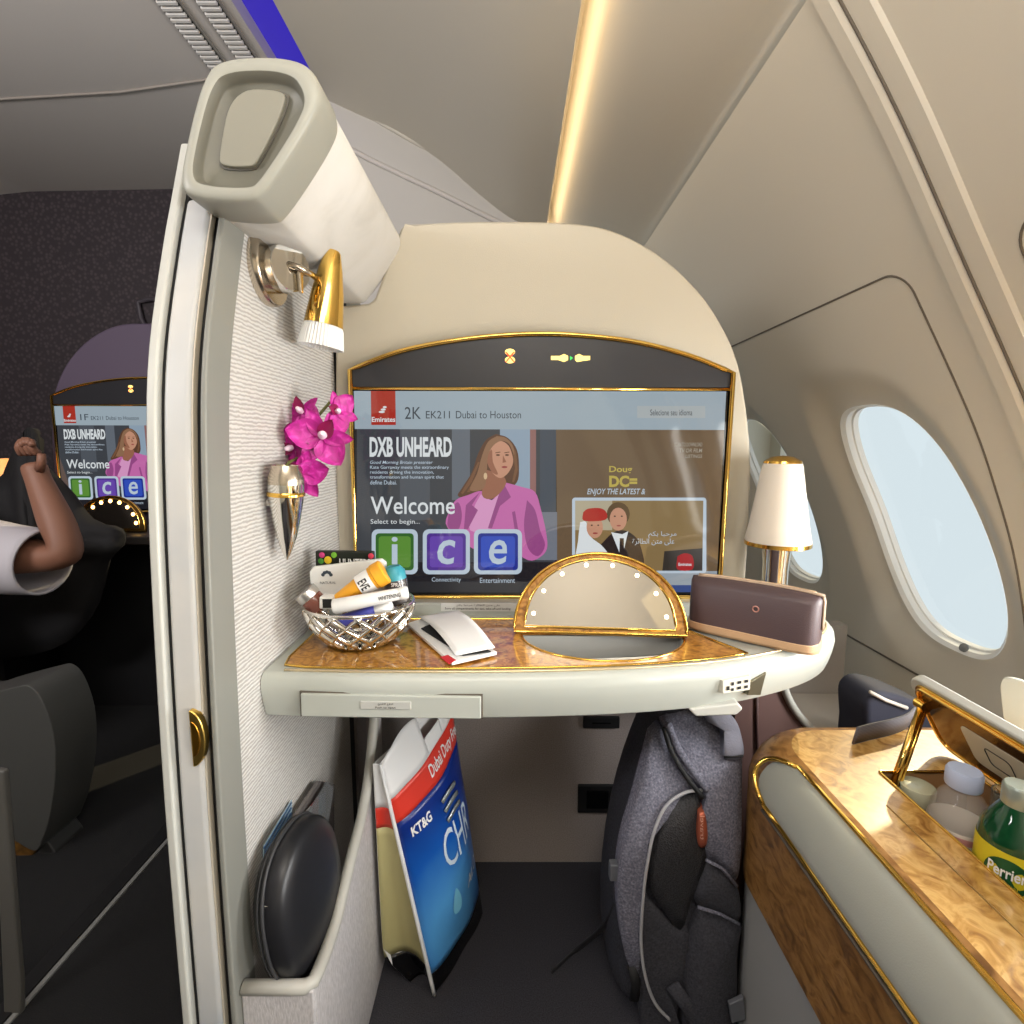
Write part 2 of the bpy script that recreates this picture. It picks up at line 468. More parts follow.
# air vents in the aisle ceiling
for cx, lab in ((-.905, 'slotted air vent in the aisle ceiling, farther from the violet light'), (-.80, 'slotted air vent in the aisle ceiling, beside the violet light')):
    v = thing('ceiling_vent', lab, 'vent', (cx, 1.0, 1.165), 'slotted vents in the aisle ceiling')
    box('frame', (cx-.034, cx+.034), (.3, 1.95), (1.158, 1.164), mat('vent_frame', (150, 145, 140), .5), v, .002)
    vs = []; gs = []
    y = .32
    while y < 1.93:
        gs.append(([(cx+a, y+b, z) for a in (-.026, .026) for b in (0, .009) for z in (1.150, 1.158)], [(0, 1, 3, 2), (4, 6, 7, 5), (0, 4, 5, 1), (2, 3, 7, 6), (0, 2, 6, 4), (1, 5, 7, 3)])); y += .019
    VV, FF = merge(*gs); mk('slats', VV, FF, mat('vent_slat', (215, 212, 208), .5), v)
    box('slot_back', (cx-.027, cx+.027), (.31, 1.94), (1.1565, 1.1585), BLACKM, v)

# =================================================================== LEFT PARTITION
XW = -.335
YE = spline([(.36, .668), (.29, .642), (.222, .617), (.105, .58), (0, .563), (-.169, .55), (-.40, .54), (-.69, .536), (-.98, .534)], 6)
def ye(z):
    for a, b in zip(YE, YE[1:]):
        if a.x >= z >= b.x: return a.y+(b.y-a.y)*(a.x-z)/(a.x-b.x)
    return YE[0].y if z > YE[0].x else YE[-1].y
def slab(name, x0, x1, off, back, z0, z1, m, parent, bevel=.0, n=48, w=None):
    zs = [z1+(z0-z1)*k/n for k in range(n+1)]
    pts = [(ye(z)+off, z) for z in zs]
    if w is None: pts += [(back, z0), (back, z1)]
    else: pts += [(ye(z)+off+w, z) for z in zs[::-1]]
    return prism(name, pts, 'x', x0, x1, m, parent, bevel=bevel, bseg=3)
part = thing('suite_partition', 'tall pale suite partition wall with a woven panel and curved front edge', 'partition', (-.36, .8, FZ))
slab('outer_frame', -.397, -.386, -.004, 1.95, FZ, .36, PLAST2, part, .003)
slab('edge_gasket', -.386, -.3825, .006, 1.9, FZ, .30, BLACKM, part)
slab('inner_core', -.350, -.341, .012, 1.1, FZ, .30, BLACKM, part)
slab('edge_strip', -.3405, XW+.0015, .0, 0, FZ, .285, STRIPG, part, .0025, w=.048)
slab('woven_panel', -.341, XW, .048, .992, FZ, .295, WEAVE, part)
slab('lower_wall', -.341, XW, .5, 1.12, FZ, -.30, WEAVEB, part)
# sliding door stored inside the partition
dr = thing('sliding_door', 'stowed sliding suite door edge, cream with a gold pull, inside the partition', 'door', (-.365, .6, FZ))
slab('door_leaf', -.3822, -.352, .001, .955, FZ+.004, .288, ramp_mat('door_edge', ('noise', 5, 3, .4), [(.3, (168, 172, 176)), (.6, (192, 190, 185)), (.8, (182, 176, 164))], .4), dr, .006)
slab('leaf_strip', -.352, -.3505, .004, .955, FZ+.004, .285, mat('cream_edge', (190, 180, 162), .5), dr)
hp = onY(199, 738, ye(-.36))
g = []
for k in range(25):
    t = PI*(k/24)-PI/2
    g.append((hp.x-.008+.016*math.cos(t), hp.z+.034*math.sin(t)))
g = [(a, b) for a, b in g]
po = prism('pull_plate', g, 'y', ye(hp.z)-.004, ye(hp.z)+.006, mat('pull_gold', (246, 206, 110), .3, 1), dr, .0015)
g2 = [((a-hp.x+.008)*.6+hp.x-.0065, (b-hp.z)*.62+hp.z) for a, b in g]
prism('pull_recess', g2, 'y', ye(hp.z)-.0047, ye(hp.z)+.004, mat('dark_gold', (206, 150, 56), .3, 1), dr, .001)

# header beam on top of the partition
hb = thing('partition_header', 'grey-capped padded beam along the top of the partition', 'beam', (-.27, .8, .26))
# end cap: rounded trapezoid ring with recess and inset plate
CAPPX = [(222, 56), (302, 56), (322, 84), (318, 112), (264, 196), (250, 203), (196, 200), (178, 190), (187, 140), (203, 78)]
def cap_ring(f, y, dz=0):
    pts = [onY(px, py, .585) for px, py in CAPPX]
    c = sum(pts, Vector())/len(pts)
    cc = []
    sp = spline([(p.x, p.z) for p in pts]+[(pts[0].x, pts[0].z)], 1)
    m = len(pts)
    # chaikin rounding
    q = [Vector((p.x, p.z)) for p in pts]
    for _ in range(3):
        q2 = []
        for i in range(len(q)):
            a, b = q[i], q[(i+1) % len(q)]; q2 += [a.lerp(b, .25), a.lerp(b, .75)]
        q = q2
    return [Vector((c.x+(p.x-c.x)*f, y, c.z+(p.y-c.z)*f)) for p in q]
def ringmesh(name, spec, m, parent, capend=True):
    vs, fs = [], []; n = None
    for f, y in spec:
        r = cap_ring(f, y); n = len(r); vs += r
    for i in range(len(spec)-1):
        for k in range(n):
            fs.append((i*n+k, i*n+(k+1) % n, (i+1)*n+(k+1) % n, (i+1)*n+k))
    if capend: fs.append(tuple(range((len(spec)-1)*n, len(spec)*n)))
    return mk(name, vs, fs, m, parent, smooth=True)
ringmesh('beam_cover', [(.975, .985), (.975, .61)], BEAM, hb)
cap = ringmesh('end_cap', [(.97, .645), (1.0, .635), (1.0, .592), (.985, .586), (.955, .583), (.83, .583), (.80, .584)], CAPG, hb, False)
ringmesh('cap_recess', [(.802, .5838), (.775, .587), (.745, .594), (.73, .5965), (.0, .597)], CAPG2, cap)
QP = [(232, 90), (282, 90), (288, 102), (258, 164), (250, 168), (222, 167), (219, 158)]
q = [Vector((p.x, p.z)) for p in (onY(a, b, .593) for a, b in QP)]
for _ in range(3):
    q2 = []
    for i in range(len(q)):
        a, b = q[i], q[(i+1) % len(q)]; q2 += [a.lerp(b, .25), a.lerp(b, .75)]
    q = q2
prism('inset_plate', [(p.x, p.y) for p in q], 'y', .591, .600, CAPG3, cap, .0015)
qc = sum(q, Vector((0, 0)))/len(q)
prism('plate_gap', [(qc.x+(p.x-qc.x)*1.07, qc.y+(p.y-qc.y)*1.05) for p in q], 'y', .5955, .600, mat('gap_grey', (95, 92, 84), .6), cap)

# =================================================================== READING LAMP
LY = .777
lp = onX(264, 270, XW); lp = Vector((XW, lp.y, lp.z))
rl = thing('wall_reading_lamp', 'gold cone reading lamp on a nickel drum mount on the woven wall', 'lamp', lp)
lathe('wall_plate', [(.046, 0), (.047, .004), (.046, .012), (.044, .014)], lp, NICKEL, rl, d=(1, 0, 0), seg=48)
lathe('mount_drum', [(.0, -.006), (.030, -.006), (.031, .022), (.029, .026), (.0, .0265)], lp+Vector((.018, .006, .002)), CHROME, rl, d=(1, -.62, -.05), seg=48)
prism('switch_lever', [(-.007, .006), (.007, .006), (.004, -.030), (-.004, -.030)], 'x', lp.x+.046, lp.x+.051, NICKEL, rl, .002)
for o in rl.children:
    if o.name.startswith('switch_lever'):
        for v in o.data.vertices: v.co.y += lp.y - 0; 
for o in rl.children:
    if o.name.startswith('switch_lever'):
        for v in o.data.vertices: v.co.z += lp.z
shc = onY(331, 262, LY)
axis = (onY(320, 346, LY)-onY(332, 250, LY)).normalized()
tube('arm', [lp+Vector((.038, -.010, .004)), lp+Vector((.052, -.008, .0)), onY(322, 281, LY)], .0045, NICKEL, rl)
topc = onY(333, 251, LY); axl = (onY(319, 347, LY)-topc).length
sh = lathe('lamp_shade', [(.0, 0), (.009, 0), (.0115, .003), (.0165, .026), (.0225, .06), (.0275, axl*.77), (.0255, axl*.77)], topc, GOLD2, rl, d=axis, seg=40)
vs, fs = lathe_geo([(.025, axl*.74), (.0285, axl*.80), (.0325, axl*1.0), (.029, axl*1.0), (.02, axl*.9)], topc, axis, 80, False)
for i, v in enumerate(vs):
    k = i % 80
    if k % 2:
        h = (v-topc).dot(axis); cpt = topc+axis*h; v.xyz = cpt+(v-cpt)*.96
mk('glass_diffuser', vs, fs, mat('ribbed_white', (226, 226, 224), .35, coat=.3), sh)

# =================================================================== WALL VASE + ORCHIDS
vt = onX(286, 484, XW+.027); vb = onX(287, 560, XW+.022)
va = thing('wall_vase', 'pointed chrome bud vase fixed to the woven wall', 'vase', vb)
d = (vt-vb); L = d.length
body = lathe('cone', [(.0008, 0), (.006, L*.1), (.0135, L*.32), (.0185, L*.55), (.0225, L*.8), (.024, L*1.0), (.0225, L*1.0)], vb, CHROME, va, d=d, seg=36)
lathe('collar', [(.0225, L*.84), (.0245, L*.85), (.0247, L*.88), (.0235, L*.90)], vb, GOLD, va, d=d, seg=36, cap=False)
lathe('rim', [(.0235, L*1.0), (.0235, L*1.08), (.0175, L*1.24), (.0165, L*1.22)], vb, NICKEL, va, d=d, seg=36, cap=False)
box('wall_clip', (XW, vb.x+.012), (vt.y-.006, vt.y+.006), (vt.z-.03, vt.z-.02), CHROME, va, .001)

def orc_mat():
    if 'orchid_petal' in MC: return MC['orchid_petal']
    m = ramp_mat('orchid_petal', ('noise', 90, 3, .6), [(.3, (150, 6, 110)), (.55, (186, 16, 142)), (.8, (222, 90, 192))], .5, sheen=.2)
    return m
ORC = orc_mat(); ORC2 = mat('orchid_throat', (244, 222, 236), .5); ORC3 = mat('orchid_dark', (130, 4, 70), .5)
STEM = mat('stem_green', (96, 104, 50), .5)
def petal_geo(base, dirv, nrm, Lp, Wp, curl=.2):
    dirv = dirv.normalized(); s = dirv.cross(nrm).normalized(); nn = s.cross(dirv).normalized()
    vs, fs = [], []
    nu, nv = 8, 6
    for i in range(nu+1):
        t = i/nu; w = Wp*(math.sin(PI*min(1, t**.75*.985+.015)))**.7
        for j in range(nv+1):
            q = (j/nv-.5)*2
            vs.append(base+dirv*Lp*t+s*w*q*.5+nn*(curl*Lp*(t*t)*.6+Wp*.12*(q*q)-.02*Lp))
    for i in range(nu):
        for j in range(nv):
            a = i*(nv+1)+j; fs.append((a, a+1, a+nv+2, a+nv+1))
    return vs, fs
orchid = thing('orchid_spray', 'sprig of magenta orchids standing in the chrome wall vase', 'flower', vt)
tube('stem', spline([vb+d*.55, vt+Vector((.0, 0, .02)), onY(300, 455, .78), onY(312, 425, .79), onY(330, 402, .80)], 6), .0022, STEM, orchid)
def flower(px, py, Y, rad, face, roll, lip=True):
    c = onY(px, py, Y); n = Vector(face).normalized()
    a = n.orthogonal().normalized(); a = Matrix.Rotation(roll, 3, n) @ a; b = n.cross(a)
    fl = mk('flower', *petal_geo(c, a, n, rad*1.0, rad*.62, .12), ORC, orchid, smooth=True)
    WO[fl.name] = WO[orchid.name]
    spec = [(PI*2/3, .95, .5), (-PI*2/3, .95, .5), (1.15, 1.05, .95), (-1.15, 1.05, .95)]
    for ang, l, w in spec:
        dv = a*math.cos(ang)+b*math.sin(ang)
        mk('petal', *petal_geo(c+n*.001, dv, n, rad*l, rad*w, .15), ORC, fl, smooth=True)
    dv = -a*.8+n*.7
    mk('lip', *petal_geo(c+n*.002, dv, n, rad*.7, rad*.5, -.3), ORC3, fl, smooth=True)
    lathe('throat', [(.0, 0), (rad*.10, rad*.04), (rad*.14, rad*.2), (rad*.07, rad*.38), (.0, rad*.4)], c+n*.001, ORC2, fl, d=n+(-a*.25), seg=16)
flower(322, 437, .755, .047, (.3, -1, .1), .2)
flower(303, 413, .79, .036, (-.3, -1, .3), .9)
flower(337, 412, .79, .033, (.9, -1, .1), 2.2)
flower(300, 474, .745, .041, (.2, -1, -.1), 1.4)
flower(294, 447, .765, .036, (-.5, -1, -.2), 2.6)

# =================================================================== MONITOR SHELL AND MONITOR (built for both suites)
YM = .967
def screen_mat(name, col, e=.85, g=None):
    return mat('screen_'+name, (8, 8, 9), .06, emis=e, ecol=col, spec=.8)
def build_shell(off, m, label, far=False):
    P = lambda px, py, dy=0: onY(px, py, YM+.012)+Vector(off)
    root = thing('monitor_shell', label, 'monitor surround', P(540, 640))
    left = [(335, 700), (335, 306), (368, 303), (374, 299)]
    arc = spline([(400, 229), (405, 224)], 1)+spline([(405, 224), (470, 221), (560, 222), (612, 230), (660, 255), (698, 290), (722, 325), (738, 362), (747, 410), (751, 460), (750, 520), (745, 600), (744, 700)], 6)
    px = left+[(p.x, p.y) for p in arc]
    if far: px = [(1090-p.x, p.y) for p in arc[::-1] if p.x > 565]+[(p.x, p.y) for p in arc if p.x > 565]
    pts = [(P(a, b).x, P(a, b).z) for a, b in px]
    if far: pts = [(pts[0][0], FZ)]+pts+[(pts[-1][0], FZ)]
    y = YM+.012+off[1]
    prism('surround', pts, 'y', y, y+.16, m, root, .008, 3)
    return root
def T2(px, py, off, k=0):
    v = onY(px, py, YM-.001); v.y -= .00035*k
    return v+Vector(off)
def build_monitor(off, label, seat, lit=.68, full=True):
    O = Vector(off)
    root = thing('wall_monitor', label, 'monitor', T2(540, 600, off))
    P = lambda px, py, k=0: T2(px, py, off, k)
    def poly(name, pts, m, k, parent):
        return flatposter(name, [P(a, b, k) for a, b in pts], m, parent)
    def disc(cx, cy, rx, ry, n=20, a0=0, a1=2*PI): return [(cx+rx*math.cos(a0+(a1-a0)*i/n), cy+ry*math.sin(a0+(a1-a0)*i/n)) for i in range(n)]
    def rr(x0, x1, y0, y1, r): return rrect(x0, x1, y0, y1, r, 4)
    # gold frame outline
    top = spline([(350, 370), (395, 353), (440, 343), (490, 336.5), (541, 334), (592, 336.5), (640, 343), (690, 356), (733, 373)], 5)
    out = [P(p.x, p.y) for p in top]+[P(720, 575), P(719, 597), P(357, 597)]
    tube('gold_frame', out, .0048, GOLD2, root, closed=True, seg=8, flat=((0, 1, 0), 1.5, 1))
    tube('gold_divider', [P(351, 388.5), P(731, 389.5)], .0034, GOLD2, root, seg=8)
    y = YM+off[1]
    back = [(P(p.x, p.y).x, P(p.x, p.y).z) for p in top]+[(P(720, 575).x, P(720, 575).z), (P(719, 597).x, P(719, 597).z), (P(357, 597).x, P(357, 597).z)]
    prism('housing', back, 'y', y+.001, y+.02, BLACK, root)
    tp = [P(p.x, p.y, .5) for p in top]+[P(731, 387.5, .5), P(351, 387, .5)]
    mk('top_panel', tp, [tuple(range(len(tp)))], mat('dark_top_panel', (38, 38, 42), .35, coat=.3), root)
    red = mat('sign_red', (40, 5, 5), .4, emis=2.2, ecol=(255, 70, 30)); yel = mat('sign_amber', (60, 50, 10), .4, emis=2.0, ecol=(255, 225, 120)); grn = mat('sign_green', (0, 40, 10), .4, emis=1.4, ecol=(60, 220, 90))
    sg = poly('no_smoking_sign', disc(510, 352, 5, 3.2)+disc(510, 362, 5, 3.2)[:0], yel, 2, root)
    poly('sign_base', disc(510, 360, 5, 3.4), yel, 2, sg)
    for a, b in (((506, 352), (514, 362)), ((514, 352), (506, 362))):
        poly('cross_bar', [(a[0]-1, a[1]), (a[0]+1, a[1]), (b[0]+1, b[1]), (b[0]-1, b[1])], red, 3, sg)
    sb = poly('seat_belt_sign', [(551, 356), (560, 356), (564, 354), (568, 356), (568, 360), (564, 362), (558, 360), (551, 360)], yel, 2, root)
    poly('belt_buckle', [(575, 356), (579, 354), (583, 356), (590, 356), (590, 360), (583, 361), (577, 362), (575, 360)], yel, 2, sb)
    poly('belt_arrow', [(570, 356), (573, 358), (570, 360.5)], grn, 2, sb)
    scr = poly('screen', [(353, 391), (728, 391.5), (716, 593), (358, 593)], screen_mat('black', (3, 3, 4), lit), 1, root)
    W_ = screen_mat('white', (232, 238, 240), lit)
    W2 = screen_mat('pale', (196, 212, 226), lit)
    def q(x0, x1, y0, y1, col, nm, k, sname='picture'):
        return poly(sname, [(x0, y0), (x1, y0), (x1, y1), (x0, y1)], screen_mat(nm, col, lit), k, scr)
    def t(s, x0, x1, y0, y1, m, k=9, bold=0, shear=0, name='screen_text'):
        return text(name, s, lambda u, v: P(x0+(x1-x0)*u, y1+(y0-y1)*v, k), m, scr, bold, shear)
    q(357, 555, 429, 592, (66, 70, 76), 'photo_dark', 2, 'photo_background')
    q(400, 430, 429, 520, (84, 90, 98), 'photo_mid', 2.5, 'photo_background')
    q(452, 470, 429, 500, (104, 112, 122), 'photo_grey', 2.5, 'photo_background')
    q(500, 530, 429, 492, (150, 170, 188), 'photo_sky', 2.5, 'photo_background')
    q(530, 536, 429, 500, (150, 108, 104), 'photo_post', 2.6, 'photo_background')
    q(540, 556, 429, 512, (70, 80, 92), 'photo_win', 2.6, 'photo_background')
    q(536, 557, 512, 560, (120, 126, 138), 'photo_low', 2.6, 'photo_background')
    q(357, 555, 562, 592, (34, 34, 40), 'photo_floor', 2.4, 'photo_background')
    poly('advert_background', [(556, 429), (724, 430), (717, 571), (557, 571)], screen_mat('advert_brown', (112, 92, 70), lit), 2, scr)
    poly('advert_background', [(557, 571), (717, 571), (716, 592), (557, 592)], screen_mat('advert_foot', (160, 170, 178), lit), 2, scr)
    poly('advert_background', [(636, 585), (716, 585), (716, 592), (636, 592)], screen_mat('advert_blue', (52, 76, 138), lit), 2.5, scr)
    # header
    poly('header_bar', [(354, 391), (726, 391.5), (724, 430), (355, 429)], screen_mat('header', (164, 180, 190), lit), 3, scr)
    poly('logo_panel', [(371, 391), (395.5, 391), (396, 425), (371.5, 425)], screen_mat('logo_red', (176, 50, 34), lit), 4, scr)
    t('Emirates', 372, 395.5, 417, 422, W_, 5, .02, name='logo_text')
    for k in range(3):
        poly('logo_mark', disc(383.5+(k-1)*1.5, 412-2.4*k, 3.2-k*.6, 1.1, 10), W_, 5, scr)
    D1 = screen_mat('ink', (52, 62, 72), lit)
    t(seat, 405, 421, 407, 419, D1, 5, 0); t('EK211', 426, 450, 411, 418.5, D1, 5); t('Dubai to Houston', 456, 521, 411, 418.5, D1, 5)
    if full:
        poly('language_button', [(637, 406), (705, 406), (705, 418), (637, 418)], screen_mat('button', (178, 186, 188), lit), 4, scr)
        t('Selecione seu idioma', 650, 692, 409.5, 415.5, D1, 5)
    # portrait of a woman in a pink blazer
    hair = screen_mat('hair', (98, 66, 48), lit); hair2 = screen_mat('hair_light', (150, 112, 84), lit)
    skin = screen_mat('skin', (206, 152, 124), lit); skin2 = screen_mat('skin_shade', (160, 106, 82), lit)
    pk = screen_mat('pink', (206, 112, 178), lit); pk2 = screen_mat('pink_shade', (158, 78, 140), lit); pk3 = screen_mat('pink_light', (226, 160, 206), lit)
    def sp(pts, n=4): return [(p.x, p.y) for p in spline(pts+[pts[0]], n)][:-1]
    poly('portrait_hair', sp([(496, 434), (486, 440), (478, 454), (472, 472), (462, 488), (458, 496), (470, 498), (486, 498), (506, 490), (517, 482), (519, 468), (517, 450), (508, 438)]), hair, 3, scr)
    poly('portrait_blazer', sp([(504, 482), (522, 487), (535, 492), (541, 510), (546, 532), (547, 548), (540, 557), (528, 560), (506, 548), (480, 552), (448, 528), (449, 512), (456, 500), (468, 495), (482, 491), (492, 500)]), pk, 4, scr)
    poly('portrait_sleeve', sp([(527, 500), (535, 510), (540, 530), (545, 545), (538, 556), (528, 548), (524, 525)]), pk2, 4.6, scr)
    poly('portrait_sleeve', sp([(449, 512), (458, 502), (462, 515), (458, 530), (448, 527)]), pk2, 4.6, scr)
    poly('portrait_top', sp([(481, 494), (492, 500), (500, 492), (498, 508), (490, 528), (470, 530), (474, 508)]), pk3, 5, scr)
    poly('portrait_lapel', [(503, 482), (511, 497), (500, 506), (492, 528), (488, 528), (497, 500)], pk2, 5.3, scr)
    poly('portrait_lapel', [(480, 492), (472, 505), (478, 510), (468, 529), (464, 529), (466, 505)], pk2, 5.3, scr)
    poly('portrait_neck', sp([(487, 470), (501, 474), (506, 484), (494, 498), (482, 495)]), skin2, 5.6, scr)
    poly('portrait_face', sp([(491, 446), (500, 441), (508, 445), (512, 454), (513, 463), (508, 473), (500, 478), (492, 472), (487, 460)]), skin, 6, scr)
    poly('portrait_hair', sp([(497, 436), (488, 442), (482, 456), (477, 474), (470, 490), (484, 488), (487, 470), (488, 456), (493, 446), (501, 441), (509, 444), (514, 455), (513, 446), (506, 438)]), hair2, 6.5, scr)
    poly('portrait_shade', sp([(489, 452), (492, 450), (493, 462), (498, 474), (492, 472), (487, 461)]), skin2, 6.3, scr)
    for pts in ([(484, 452), (487, 452), (479, 478), (470, 492), (467, 492), (477, 474)], [(510, 442), (516, 452), (518, 470), (514, 482), (512, 482), (515, 468), (513, 452)], [(478, 462), (480, 462), (472, 482), (463, 494), (461, 493), (470, 478)]):
        poly('portrait_strand', pts, screen_mat('hair_strand', (126, 88, 62), lit), 6.4, scr)
    poly('portrait_fold', [(512, 512), (515, 511), (520, 540), (516, 552), (514, 551), (516, 538)], pk2, 4.8, scr)
    for ex in (498, 507): poly('portrait_eye', disc(ex, 455, 2.1, .9, 10), hair, 6.6, scr)
    for ex in (498, 507): poly('portrait_brow', [(ex-2.6, 452.4), (ex+2.4, 451.6), (ex+2.4, 452.4), (ex-2.6, 453.2)], hair, 6.6, scr)
    poly('portrait_mouth', disc(504.5, 467, 3.0, 1.1, 12), screen_mat('lips', (160, 70, 70), lit), 6.6, scr)
    poly('portrait_nose', [(503, 455), (506.4, 462), (502.6, 462.8)], skin2, 6.6, scr)
    poly('portrait_earring', disc(485.5, 476, 1.8, 3.4, 12), screen_mat('earring', (220, 190, 150), lit), 6.7, scr)
    # headline texts
    t('DXB UNHEARD', 370, 452, 437, 457, W_, 8, .035, name='headline_text')
    for i, (s, x1) in enumerate((('Good Morning Britain presenter', 433), ('Kate Garraway meets the extraordinary', 449), ('residents driving the innovation,', 434), ('transformation and human spirit that', 444), ('define Dubai.', 397))):
        t(s, 370.5, x1, 460.6+4.9*i, 464.8+4.9*i, W2, 8, .004, .2 if i == 0 else 0, name='caption_text')
    t('Welcome', 371, 455, 496.5, 514, W_, 8, .008, name='welcome_text')
    t('Select to begin...', 371, 420, 519, 525, W_, 8, name='prompt_text')
    # three icon tiles
    for x0, x1, nm, c1, c2, ch in ((372, 418, 'information', (58, 108, 48), (98, 150, 60), 'i'), (423, 470, 'connectivity', (86, 56, 150), (110, 76, 180), 'c'), (474, 522, 'entertainment', (34, 52, 150), (54, 84, 196), 'e')):
        tl = poly('icon_tile', rr(x0, x1, 529, 574, 6), W2, 7, scr)
        poly('icon_fill', rr(x0+4, x1-4, 533, 570, 3.5), screen_mat(nm+'_a', c1, lit), 7.6, scr)
        poly('icon_glow', rr(x0+7, x1-7, 536, 567, 3), screen_mat(nm+'_b', c2, lit), 8, scr)
        cx = (x0+x1)/2
        if ch == 'i':
            poly('icon_letter', disc(cx, 539, 3, 2.4, 14), W2, 9, scr); poly('icon_letter', [(cx-2.8, 544), (cx+2.8, 544), (cx+2.8, 564), (cx-2.8, 564)], W2, 9, scr)
        else:
            t(ch, cx-9, cx+9, 539.5, 564, W2, 9, .012, .12, name='icon_letter')
    t('Connectivity', 432, 461, 577, 582.5, W2, 8); t('Entertainment', 480, 515, 577.5, 582.5, W2, 8)
    if full:
        yl = screen_mat('advert_yellow', (196, 178, 84), lit)
        t('Doug', 609, 632, 466, 474, yl, 5, .02); t('DC=', 609, 637, 475.5, 487, yl, 5, .04)
        t('ENJOY THE LATEST &', 587, 645, 488.5, 496, W2, 5, .01, .25)
        pale = screen_mat('pale_text', (170, 164, 150), lit)
        t('SCAN TO DOWNLOAD', 674, 702, 442.5, 446.5, pale, 5, .01, .2); t('TV OR FILM', 679, 702, 448.5, 452.5, pale, 5, .01, .2); t('LISTINGS', 685, 702, 454.5, 458, pale, 5, .01, .2)
        # welcome card with two crew members
        card = poly('welcome_card', rr(572, 706, 497.5, 573, 3), W2, 5, scr)
        poly('card_picture', [(575, 500.5), (703, 500.5), (702, 570.5), (575, 570.5)], screen_mat('card_brown', (142, 118, 78), lit), 5.5, scr)
        poly('card_picture', [(575, 500.5), (612, 500.5), (612, 530), (575, 530)], screen_mat('card_light', (186, 176, 150), lit), 5.8, scr)
        poly('card_seat', [(664, 551), (702, 548), (702, 570.5), (662, 570.5)], screen_mat('card_seat', (58, 52, 46), lit), 6, scr)
        suit = screen_mat('suit', (44, 36, 36), lit)
        poly('crew_suit', sp([(600, 545), (612, 533), (622, 530), (632, 534), (640, 545), (641, 571), (598, 571)]), suit, 6.2, scr)
        poly('crew_collar', [(611, 532), (622, 534), (628, 531), (623, 552), (619, 552)], W_, 6.6, scr)
        poly('crew_tie', [(619.5, 538), (623.5, 538), (624, 556), (619, 556)], suit, 6.8, scr)
        poly('crew_hair', disc(618, 514, 11.5, 12), screen_mat('crewhair', (96, 74, 48), lit), 6.6, scr)
        poly('crew_face', disc(618, 519, 8.6, 11.5), skin, 7, scr)
        poly('crew_mouth', disc(618.5, 525.5, 2.2, .7, 10), screen_mat('lips', (160, 70, 70), lit), 7.4, scr)
        poly('crew_scarf', sp([(580, 522), (586, 522), (590, 536), (604, 548), (616, 571), (577, 571), (578, 540)]), W_, 7, scr)
        poly('crew_face', disc(594.5, 527, 8.2, 11), skin, 7.4, scr)
        poly('crew_hat', sp([(583, 512), (588, 508.5), (600, 508), (606, 512), (606, 519), (595, 521), (583, 520)]), screen_mat('hat_red', (182, 40, 34), lit), 8, scr)
        poly('crew_mouth', disc(595, 533, 2.6, .9, 10), screen_mat('lips', (160, 70, 70), lit), 8, scr)
        for ex, ey in ((591.5, 525), (598, 525), (614.5, 516), (621.5, 516)): poly('crew_eye', disc(ex, ey, 1.1, .7, 8), suit, 8, scr)
        t('\ufee2\ufedc\ufe91 \ufe8e\ufe92\ufea3\ufeae\ufee3', 648, 676, 531, 538, W2, 8); t('\ufe93\ufeae\ufe8b\ufe8e\ufec4\ufedf\ufe8d \ufee6\ufe98\ufee3 \ufef0\ufee0\ufecb', 632, 674, 538, 545, W2, 8)
        bd = poly('logo_panel', sp([(677, 556), (684, 553), (692, 556), (692, 569), (677, 569)]), screen_mat('logo_red2', (176, 24, 30), lit), 7, scr)
        t('Emirates', 678, 691, 562.5, 565.5, W_, 8, .02, name='logo_text')
    return root
build_shell((0, 0, 0), LEATHER, 'beige domed surround rising behind the desk and around the large monitor')
build_monitor((0, 0, 0), 'large gold-framed monitor above the desk showing a welcome page for seat 2K', '2K')
# notice plate below the monitor
npl = thing('notice_plate', 'small grey notice strip under the monitor at the back of the desk', 'sign', onY(480, 611, .887))
pc = [onY(441, 603, .8865), onY(520, 603.5, .8865), onY(520, 611.5, .8865), onY(441, 611, .8865)]
prism_v = pc+[p+Vector((0, .001, 0)) for p in pc]
mk('plate', prism_v, [(0, 1, 2, 3), (7, 6, 5, 4), (0, 4, 5, 1), (1, 5, 6, 2), (2, 6, 7, 3), (3, 7, 4, 0)], mat('plate_grey', (206, 206, 202), .4), npl)
INK = mat('ink_black', (30, 30, 30), .6)
def bil(c, u, v, off=Vector((0, -.0012, .0004))): return (c[3].lerp(c[2], u)).lerp(c[0].lerp(c[1], u), v)+off
text('notice_text', 'Stow all compartments for taxi, take-off and landing', lambda u, v: bil(pc, .05+.83*u, .12+.34*v), INK, npl, .01)
text('notice_text', '\ufee2\ufedc\ufe91 \ufe8e\ufe92\ufea3\ufeae\ufee3 \ufe93\ufeae\ufe8b\ufe8e\ufec4\ufedf\ufe8d \ufee6\ufe98\ufee3 \ufef0\ufee0\ufecb', lambda u, v: bil(pc, .2+.55*u, .55+.34*v), INK, npl, .005)

